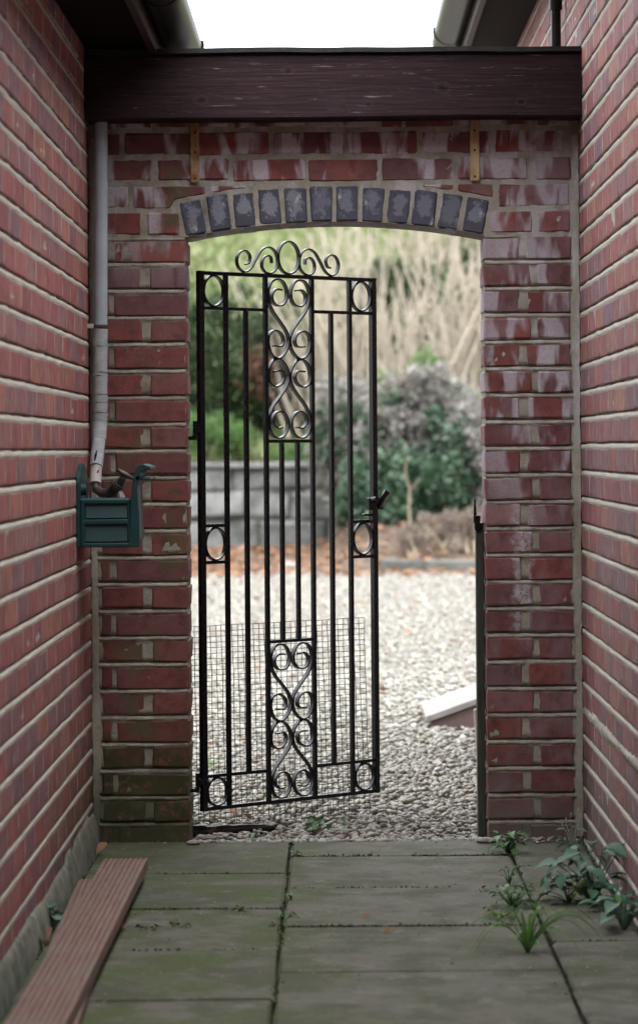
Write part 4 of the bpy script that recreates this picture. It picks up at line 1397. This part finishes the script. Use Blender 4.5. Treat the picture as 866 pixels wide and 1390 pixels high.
# dark evergreens on the left bank
for (px, py, Y, rx, rz_, n, lab) in ((300, 490, 38.0, .75, .95, 11000, 'dark green evergreen shrub above the left end of the stone wall'),
                                     (390, 500, 39.2, .62, .85, 8000, 'dark evergreen shrub with russet patches behind the gate scrollwork'),
                                     (190, 470, 38.6, .9, 1.1, 6000, 'tall dark evergreen hidden behind the left pier')):
    c = at(px, py, Y)
    z0 = bz(c.x, Y)
    r_ = shrub('evergreen_shrub', lab, 'shrub', (c.x, Y, z0 - .03), L_DARK, [(tuple(c), (rx, .8, rz_), n, 130, .09), ((c.x, Y, z0 + .35), (rx * .9, .7, .45), n // 3, 50, .09)], leaf=.075, group='evergreens on the bank')
    if px < 400 and px > 200:
        cc = at(px + (45 if px < 350 else -30), 505, Y - .75)
        P = clumped(tuple(cc), (.22, .15, .38), 420, 14, .06)
        V, Fc = leaves(P, .08, .6)
        link('dead_foliage', np_mesh('dead_foliage', V - np.array((c.x, Y, z0 - .03)), Fc, L_RUSSET), r_)['label'] = 'russet dead leaves in the shrub'
# bright low conifers on top of the wall
for px, py, Y, rx, lab in ((276, 588, 36.0, .30, 'bright green low conifer on the wall beside the left pier'), (318, 600, 36.1, .24, 'small bright green conifer second along the wall top'), (395, 612, 36.3, .30, 'low green tuft on the wall top behind the centre bars')):
    c = at(px, py, Y)
    shrub('dwarf_conifer', lab, 'shrub', (c.x, Y, bz(c.x, Y) - .02), L_FERN, [(tuple(c), (rx, .3, .22 if py < 605 else .10), 2600 if py < 605 else 1100, 50, .05)], leaf=.055, aspect=.3, stems=4, group='low conifers on the wall top', up=.8)
# blue-green laurel
for px, py, Y, rx, rz_, n, lab in ((560, 672, 31.0, .52, .38, 8000, 'dark glossy green shrub behind the kerb'), (628, 630, 32.0, .26, .26, 1500, 'green leafy shrub at the right edge beside the pier'), (490, 672, 32.0, .24, .36, 2400, 'narrow green shrub behind the gate latch')):
    c = at(px, py, Y)
    shrub('laurel_shrub', lab, 'shrub', (c.x, Y, bz(c.x, Y) - .02), L_LAUREL, [(tuple(c), (rx, .55, rz_), n, 70, .055)], leaf=.085, aspect=.6, group='green shrubs in the planted bed')
# dry grey-mauve shrubs
for px, py, Y, rx, rz_, n, lab in ((575, 570, 32.4, .62, .62, 10500, 'large dry mauve grey shrub full of seed heads above the green shrub'), (648, 610, 31.6, .34, .62, 5200, 'dry grey shrub leaning against the right pier in view'), (470, 575, 34.2, .45, .58, 5200, 'dry pale shrub seen between the right gate bars'), (760, 560, 33.4, .7, .7, 3000, 'dry grey shrub beyond the right pier')):
    c = at(px, py, Y)
    r_ = shrub('dry_shrub', lab, 'shrub', (c.x, Y, bz(c.x, Y) - .02), L_MAUVE, [(tuple(c), (rx, .6, rz_), n, 170, .042), ((c.x, Y, (c.z + bz(c.x, Y)) / 2), (rx * .8, .5, .4), n // 4, 40, .06)], leaf=.060, aspect=.8, stems=30, group='dry shrubs in the planted bed')
    P = clumped((c.x - .1, Y - .1, c.z - .1), (rx * .9, .6, rz_ * .8), n // 4, 40, .06)
    V, Fc = leaves(P, .075, .6)
    link('green_foliage', np_mesh('green_foliage', V - np.array((c.x, Y, bz(c.x, Y) - .02)), Fc, L_LAUREL), r_)['label'] = 'green leaves inside the dry shrub'
# a few green shoots in the dry shrub
c = at(572, 500, 32.6)
shrub('green_sapling', 'light green shoots rising out of the dry mauve shrub', 'shrub', (c.x, 32.6, bz(c.x, 32.6)), L_FERN, [(tuple(c), (.16, .12, .16), 170, 16, .05), (tuple(at(520, 520, 32.6)), (.12, .1, .12), 90, 12, .05)], leaf=.075, stems=3)
# faded low plants behind the kerb
for px, py, Y, rx, lab in ((600, 715, 28.6, .20, 'low faded pinkish plant behind the kerb left of centre'), (640, 712, 28.5, .20, 'low faded pinkish plant behind the kerb next to the pier'), (560, 728, 28.4, .15, 'small dead plant behind the kerb below the pale stem')):
    c = at(px, py, Y)
    shrub('faded_plant', lab, 'plant', (c.x, Y, bz(c.x, Y) - .02), L_PINK, [(tuple(c), (rx, .18, .14), 900, 26, .03)], leaf=.045, aspect=.4, stems=10, stem_mat=M_PALESTEM, group='faded plants behind the kerb', up=1.0)
# pale dead stem
ds = at(556, 722, 29.2)
st = thing('dead_stem', 'pale leafless curved stem standing before the green shrub', 'plant', (ds.x, 29.2, bz(ds.x, 29.2) - .02))
G().tube([at(557, 726, 29.2), at(555, 690, 29.2), at(556, 665, 29.15), at(551, 648, 29.1), at(550, 636, 29.05), at(553, 625, 29.05), at(551, 612, 29.0)], [.010, .010, .009, .008, .006, .004, .002], 8).part('stem', M_PALESTEM, st, smooth='angle')
G().tube([at(555, 665, 29.15), at(566, 655, 29.1), at(572, 648, 29.1)], [.005, .004, .002], 6).part('twig', M_PALESTEM, st, smooth='angle')

# pale bare twiggy shrubs on the bank
def bare_shrub(label, px, Y, spread, hgt, n, lean):
    b = at(px, 510, Y)
    z0 = bz(b.x, Y)
    root = thing('bare_shrub', label, 'shrub', (b.x, Y, z0 - .05), group='bare pale shrubs on the bank')
    g = G(); tw = G()
    for k in range(n):
        s0 = Vector((b.x + rng.gauss(0, spread * .35), Y + rng.uniform(-.5, .5), z0 - .05))
        h = hgt * rng.uniform(.55, 1.15)
        dx = rng.gauss(lean, .20) * h; dy = rng.gauss(0, .12) * h
        pts, rad = [], []
        w1, w2 = rng.uniform(-.09, .09), rng.uniform(-.07, .07)
        r0 = rng.choice((.013, .018, .025, .034))
        for q in range(7):
            t = q / 6
            pts.append(s0 + Vector((dx * t ** 1.3 + w1 * math.sin(t * 5), dy * t + w2 * math.sin(t * 5), h * t)))
            rad.append(r0 * (1 - t * .7) * rng.uniform(.85, 1.2))
        g.tube(pts, rad, 5, False)
        for q in range(4):
            t = rng.uniform(.25, .95)
            p = pts[int(t * 6)]
            e = p + Vector((rng.gauss(0, .17), rng.gauss(0, .12), rng.uniform(.10, .45)))
            tw.tube([p, p.lerp(e, .5) + Vector((rng.gauss(0, .025), 0, .01)), e], [.0085, .006, .003], 4, False)
    g.part('stem', M_TWIG, root)['kind'] = 'stuff'
    tw.part('twig', M_TWIG, root)['kind'] = 'stuff'
for a in (('pale bare twiggy shrub right of centre on the bank', 560, 36.6, .9, 2.5, 70, .0), ('pale bare twiggy shrub on the bank above the right pier edge', 640, 37.0, .8, 2.5, 60, .06), ('pale bare twiggy shrub on the bank above the gate latch', 490, 37.4, .8, 2.5, 60, -.08),
          ('bare shrub leaning left behind the top of the gate', 440, 38.0, .6, 2.1, 34, -.30), ('bare shrub higher on the bank at the right', 610, 41.0, 1.4, 2.2, 60, .0), ('bare shrub higher on the bank near the centre', 520, 41.5, 1.2, 2.0, 50, -.05), ('bare shrub beyond the right pier', 740, 38.0, 1.0, 2.4, 45, .0)):
    bare_shrub(*a)
# low dark growth in between and behind the stems
for px, py, Y, n, rx, rz_, lab in ((625, 440, 38.4, 3000, .45, .42, 'dark leafy growth among the bare stems near the right pier'), (540, 395, 40.6, 3400, .6, .5, 'dark leafy growth among the bare stems near the centre'), (470, 470, 38.8, 2600, .45, .45, 'dark leafy growth among the bare stems by the gate top'), (560, 470, 38.6, 2600, .5, .35, 'dark leafy growth low among the bare stems above the dry shrub'), (650, 350, 42.2, 2400, .6, .5, 'green growth high on the bank beside the right end of the arch')):
    c = at(px, py, Y)
    shrub('bramble', lab, 'shrub', (c.x, Y, bz(c.x, Y) - .02), L_DARK, [(tuple(c), (rx, .35, rz_), n, 50, .09)], leaf=.085, stems=5, group='leafy growth among the bare stems')
# pale grass over the bank
n = 26000
gy_ = nrg.uniform(36.3, 58, n); gx_ = nrg.uniform(-1, 1, n) * (1.2 + gy_ * .07)
keep = (gx_ < .1) | (gy_ > 43) | (nrg.random(n) < .25)
gx_, gy_ = gx_[keep], gy_[keep]
P = np.stack([gx_, gy_, bank_z(gx_, gy_)], -1)
V, Fc = leaves(P, .20, .28, .9)
tag(link('bank_grass', np_mesh('bank_grass', V, Fc, L_GRASS)), 'pale green rough grass covering the bank', 'grass', kind='stuff')
# fallen leaves along the back of the yard
n = 3600
lx = nrg.uniform(-3, 3, n); ly = 26.2 + 8.6 * nrg.random(n) ** 1.1
near = 260
lx[:near] = nrg.uniform(-1.6, 1.6, near); ly[:near] = 11 + 15 * nrg.random(near) ** .7
lz = np.maximum(np.where(ly < 27.45, .004, bank_z(lx, ly) + .01), -.01) + nrg.uniform(.0, .03, n)
sz = np.where(np.arange(n) < near, .055, .11)
V, Fc = leaves(np.stack([lx, ly, lz], -1), sz, .7, 0)
V[:, 2] = np.repeat(lz, 4) + (V[:, 2] - np.repeat(lz, 4)) * .35
tag(link('leaf_litter', np_mesh('leaf_litter', V, Fc, L_LITTER)), 'orange brown fallen leaves along the back of the yard', 'leaves', kind='stuff')

# ------------------------------------------------------------------ single fallen leaves near the gate
def leaf_outline(kind):
    if kind == 'lobed':
        o = [(0, 0), (.10, .10), (.34, .06), (.26, .26), (.48, .40), (.28, .48), (.34, .70), (.14, .66), (0, 1.0)]
    elif kind == 'oval':
        o = [(0, 0), (.16, .12), (.27, .35), (.25, .60), (.13, .85), (0, 1.0)]
    else:                                           # toothed
        o = [(0, 0), (.20, .10), (.24, .20), (.31, .24), (.31, .36), (.35, .42), (.30, .52), (.30, .60), (.21, .68), (.20, .76), (.10, .86), (0, 1.0)]
    return o
_lm = {}
def leaf_mesh(kind, mat, curl=.25, var=0):
    key = (kind, mat.name, curl, var)
    if key in _lm:
        return _lm[key]
    o = leaf_outline(kind)
    r = random.Random(var + 5)
    vs, fs = [], []
    cu_ = curl * r.uniform(.6, 1.4)
    def bend(x, y):
        return (x, y * math.cos(cu_ * y * .6), -cu_ * y * y * .6 + abs(x) * .38 + r.uniform(-.015, .015))
    mid = [bend(0, y) for x, y in o]
    for sgn in (1, -1):
        k = len(vs)
        for (x, y), m_ in zip(o, mid):
            vs.append(m_); vs.append(bend(sgn * x, y) if x else m_)
        for i in range(len(o) - 1):
            fs.append((k + 2 * i, k + 2 * i + 1, k + 2 * i + 3, k + 2 * i + 2) if sgn > 0 else (k + 2 * i + 2, k + 2 * i + 3, k + 2 * i + 1, k + 2 * i))
    me = bpy.data.meshes.new('leaf')
    me.from_pydata(vs, [], fs)
    bm = bmesh.new(); bm.from_mesh(me)
    bmesh.ops.remove_doubles(bm, verts=bm.verts[:], dist=1e-4)
    bmesh.ops.dissolve_degenerate(bm, edges=bm.edges[:], dist=1e-5)
    bm.to_mesh(me); bm.free()
    me.materials.append(mat)
    me.polygons.foreach_set('use_smooth', [True] * len(me.polygons))
    _lm[key] = me
    return me

for px, py, s_, z, lab in ((381, 1012, .045, 0, 'curled orange leaf behind the lower gate scrolls'), (362, 990, .04, 0, 'brown leaf left of the lower gate scrolls'), (568, 1046, .03, 0, 'small brown leaf on the gravel right of the gate'), (637, 1085, .03, 0, 'orange brown leaf on the gravel near the timber post'),
                           (400, 1118, .035, 0, 'orange leaf in the gravel below the gate'), (330, 1108, .045, 0.05, 'brown leaf caught under the gate bottom rail'), (296, 1128, .04, .03, 'orange leaf on the dark board'), (145, 1147, .045, .04, 'orange leaf at the foot of the left pier'),
                           (172, 1258, .045, 0.02, 'brown curled leaf beside the decking boards'), (563, 1085, .025, 0, 'small dark leaf on the gravel'), (309, 1102, .05, .03, 'large brown leaf at the hinge corner of the gate'), (345, 1104, .045, .03, 'orange leaf stuck in the mesh under the gate rail'), (284, 1112, .045, .035, 'dark brown leaf lying against the left reveal'), (420, 1150, .03, 0, 'small orange leaf where the gravel meets the paving'), (590, 1062, .03, 0, 'reddish leaf on the gravel between gate and post'), (520, 1000, .03, 0, 'brown leaf on the gravel beside the gate edge'), (755, 1178, .025, .016, 'tiny orange leaf on the paving by the right pier'), (497, 1243, .025, .016, 'tiny pale leaf on the paving near the middle'), (535, 1264, .03, .016, 'small dark leaf on the paving joint'),
                           (660, 1206, .018, .016, 'tiny pinkish leaf on the paving below the weed'), (62, 1262, .05, .02, 'brown leaf by the foot of the left wall'), (70, 1240, .05, .02, 'dead leaf in the gap beside the decking'), (58, 1280, .05, .02, 'dark dead leaf nearest the camera by the left wall')):
    p = ground_at(px, py, z)
    o = link('fallen_leaf', leaf_mesh(rng.choice(('lobed', 'oval')), L_LITTER, .5, rng.randrange(3)), None, (p.x, p.y, z + .006), (rng.uniform(-.4, .4), rng.uniform(-.4, .4), rng.uniform(0, 6.3)))
    o.scale = (s_, s_, s_)
    tag(o, lab, 'leaf', 'single fallen leaves')

# ------------------------------------------------------------------ weeds on the paving
def weed(name, label, px, py, spread, h, n, kind, mat, ls, z=.014, cat='weed', up=.5, stem=True, dx=0.0, dy=0.0):
    p = ground_at(px, py, z)
    root = thing(name, label, cat, (p.x, p.y, z - .006), group='weeds between the paving')
    for k in range(n):
        a = rng.uniform(0, 6.283)
        rr = spread * rng.uniform(.15, 1.0)
        tip = Vector((math.cos(a) * rr + dx * rng.random(), math.sin(a) * rr + dy * rng.random(), h * rng.uniform(.25, 1.0)))
        if stem:
            G().tube([(0, 0, 0), tip * .5 + Vector((0, 0, h * .12)), tip], [.0016, .0013, .0009], 5).part('stem', mat, root, world=False)
        s_ = ls * rng.uniform(.7, 1.25)
        o = link('leaf', leaf_mesh(kind, mat, .7, rng.randrange(4)), root, tip, (rng.uniform(-.3, .5), rng.uniform(-.35, .35), a - math.pi / 2 + rng.uniform(-.5, .5)))
        o.scale = (s_, s_, s_)
    return root
weed('leafy_weed', 'leafy green weed growing at the foot of the right pier', 690, 1158, .034, .060, 20, 'toothed', L_WEED, .036)
weed('leafy_weed', 'green weed with small leaves in the joint before the grass tuft', 694, 1232, .055, .06, 30, 'oval', L_WEED, .028)
weed('leafy_weed', 'yellow green seedling tuft in the joint left of the grass tuft', 676, 1246, .045, .030, 12, 'oval', L_YELLOW, .024)
weed('leafy_weed', 'thin weed shoots between the pier weed and the grass tuft', 690, 1200, .022, .050, 9, 'oval', L_WEED, .018)
weed('leafy_weed', 'tiny green seedling on the crosswise joint left of the weeds', 655, 1211, .020, .018, 7, 'oval', L_WEED, .016)
weed('wall_weed', 'large bluish leaved weed leaning against the right wall', 806, 1226, .075, .15, 40, 'toothed', L_NETTLE, .050, dx=-.04)
weed('wall_weed', 'yellowish leaved weed in front of the large wall weed', 772, 1226, .05, .060, 14, 'toothed', L_YELLOW, .040)
weed('wall_weed', 'dark leaved weed at the right edge by the wall', 846, 1262, .06, .10, 26, 'toothed', L_NETTLE, .046)
weed('wall_weed', 'low dark weed between the two wall weeds', 826, 1238, .05, .05, 20, 'oval', L_WEED, .034)
w = weed('wall_weed', 'spindly weed with pale tufts in the corner beside the right pier', 778, 1156, .040, .085, 9, 'oval', L_NETTLE, .028)
for k in range(6):
    t = Vector((rng.uniform(-.06, .03), rng.uniform(-.04, .02), rng.uniform(.07, .115)))
    G().tube([(0, 0, 0), t * .6 + Vector((0, 0, .012)), t], [.0012, .001, .0006], 5).part('stem', M_FLOWER, w, world=False)
    G().tube([t, t + Vector((.002, 0, .014))], [.0008, .0024], 5).part('seed_tuft', M_FLOWER, w, world=False)
weed('seedling', 'small seedling at the crossing of the left paving joints', 391, 1246, .020, .030, 8, 'oval', L_WEED, .020)
weed('seedling', 'tiny pale green seedling on the left slab joint', 326, 1236, .022, .018, 7, 'oval', L_YELLOW, .018)
weed('seedling', 'little weed where the slab joint meets the gravel', 402, 1160, .014, .022, 7, 'oval', L_WEED, .016)
weed('seedling', 'little weed in the lengthwise joint halfway along', 396, 1222, .012, .028, 6, 'oval', L_WEED, .014)
weed('gravel_weed', 'broad leaved weed in the gravel below the gate scrolls', 436, 1128, .050, .050, 13, 'toothed', L_WEED, .036, z=0)
weed('gravel_weed', 'small weed in the gravel under the gate centre', 413, 1142, .030, .020, 8, 'oval', L_WEED, .024, z=0)
weed('gravel_weed', 'small weed at the end of the dark board', 350, 1138, .030, .020, 8, 'oval', L_WEED, .024, z=0)
weed('gravel_weed', 'bright grass shoot behind the left gate bars', 288, 1046, .018, .075, 5, 'oval', L_YELLOW, .045, z=0)
weed('gravel_weed', 'bright little weed behind the bottom rail of the gate', 352, 1086, .03, .03, 7, 'oval', L_YELLOW, .030, z=0)
weed('ivy_sprig', 'dark ivy leaves at the foot of the left wall beside the decking', 64, 1250, .025, .06, 6, 'lobed', L_NETTLE, .045)
weed('moss_clump', 'dark moss clump on the slab joint beside the decking boards', 203, 1260, .035, .012, 14, 'oval', M_MOSS, .016, stem=False, cat='moss')
weed('moss_clump', 'second dark moss clump on the left slab joint', 246, 1256, .035, .012, 12, 'oval', M_MOSS, .016, stem=False, cat='moss')
weed('moss_clump', 'black debris clump beside the lengthwise paving joint', 374, 1256, .022, .010, 10, 'oval', M_MOSS, .014, stem=False, cat='moss')

# arching grass tuft
p = ground_at(716, 1292, .014)
sg = thing('grass_tuft', 'arching green grass tuft growing out of the paving in front', 'grass', (p.x, p.y, .008))
tips = [(-.145, -.01, .02), (-.125, -.04, .0), (-.09, .03, .06), (-.10, -.06, .01), (-.05, .02, .085), (-.02, .04, .10), (.01, .02, .10), (.04, .03, .10), (.07, .02, .085), (.11, .01, .06), (.15, .0, .02), (.165, -.03, .005), (.12, -.03, .03), (.09, -.06, .01), (.05, -.05, .05), (-.03, -.06, .05), (.02, -.07, .03), (-.06, .0, .10), (.13, .04, .05), (.03, .0, .12), (-.02, .0, .115)]
for tx, ty, tz in tips:
    tx, ty, tz = tx * rng.uniform(1.05, 1.3), ty * 1.2, tz * .75
    n = 9
    vs, fs = [], []
    side = Vector((-ty, tx, 0)); side = side.normalized() if side.length > 1e-4 else Vector((1, 0, 0))
    pk = max(tz, .03) + abs(tx) * .45
    w0 = rng.uniform(.0036, .0056)
    for i in range(n):
        t = i / (n - 1)
        c = Vector((tx * t, ty * t, (2 * pk * t * (1 - t) * 1.55 + tz * t * t)))
        w = w0 * (1 - t ** 2.2) + .0004
        vs += [c + side * w + Vector((0, 0, w * .6)), c, c - side * w + Vector((0, 0, w * .6))]
    for i in range(n - 1):
        a = 3 * i
        fs += [(a, a + 1, a + 4, a + 3), (a + 1, a + 2, a + 5, a + 4)]
    me = G().add(vs, fs).mesh('blade', L_BLADE, fix=False, smooth=True)
    link('blade', me, sg)

# moss along the slab joints, crumbs and pebbles on the paving
Pm = []
def joint_pts(x0, y0, x1, y1, n, dens=.5, w=.006):
    for k in range(n):
        t = rng.random()
        if vnoise(t * 7, x0 + y0, 1.7, 3) > dens - .6:
            Pm.append((x0 + (x1 - x0) * t + rng.gauss(0, w), y0 + (y1 - y0) * t + rng.gauss(0, w), rng.uniform(-.004, .012)))
for yj in (8.165, 7.565, 6.965):
    joint_pts(-.128, yj, .468, yj, 1500, .25, .004)
for yj in (7.84, 7.24, 6.64):
    joint_pts(XL + .03, yj, -.128, yj, 1300, .25, .004)
for yj in (7.93, 7.33, 6.73):
    joint_pts(.468, yj, XR, yj, 400, .4, .004)
joint_pts(-.128, 5.6, -.128, 8.5, 1100, .45, .005)
joint_pts(.468, 5.6, .468, 8.5, 500, .7, .005)
joint_pts(XR - .01, 5.6, XR - .01, 8.45, 450, .6, .010)
joint_pts(OX0 - .26, 8.49, OX0, 8.49, 160, .2, .008)
joint_pts(OX1, 8.49, XR, 8.49, 160, .2, .008)
V, Fc = leaves(np.array(Pm), .008, .7, .8)
tag(link('moss', np_mesh('moss', V, Fc, M_MOSS)), 'green moss in the joints of the paving', 'moss', kind='stuff')
Pc = np.stack([nrg.uniform(XL + .06, XR - .02, 420), nrg.uniform(6.0, 8.5, 420), np.full(420, .015)], -1)
Sc = nrg.uniform(.0012, .0035, 420)
edge = np.stack([nrg.uniform(OX0, OX1, 330), 8.505 + np.abs(nrg.normal(0, .03, 330)) - .03, np.full(330, .012)], -1)
corner = np.stack([nrg.uniform(.43, .68, 50), nrg.uniform(8.40, 8.49, 50), np.full(50, .017)], -1)
V, Fc = stones(np.concatenate([Pc, edge, corner]), np.concatenate([Sc, nrg.uniform(.005, .014, 330), nrg.uniform(.004, .009, 50)]))
tag(link('loose_chippings', np_mesh('loose_chippings', V, Fc, M_GRAVEL)), 'loose stone chippings strewn along the edge of the paving', 'gravel', kind='stuff')
for px, py, rr, lab in ((660, 1145, .020, 'flat pale pebble at the foot of the timber post'), (283, 1141, .018, 'pebble in the corner by the left pier'), (262, 1147, .014, 'small pebble nearest the left pier')):
    p = ground_at(px, py, .012)
    iv, fi = ico()
    g = G().add([(x * rr * 1.7 * (1 + rng.uniform(-.1, .1)), y * rr, z * rr * .55) for x, y, z in iv], fi.tolist())
    o = link('pebble', g.mesh('pebble', M_RAMPTOP, bevel=rr * .15, smooth=True), None, (p.x, p.y, .014 + rr * .3)); tag(o, lab, 'stone')
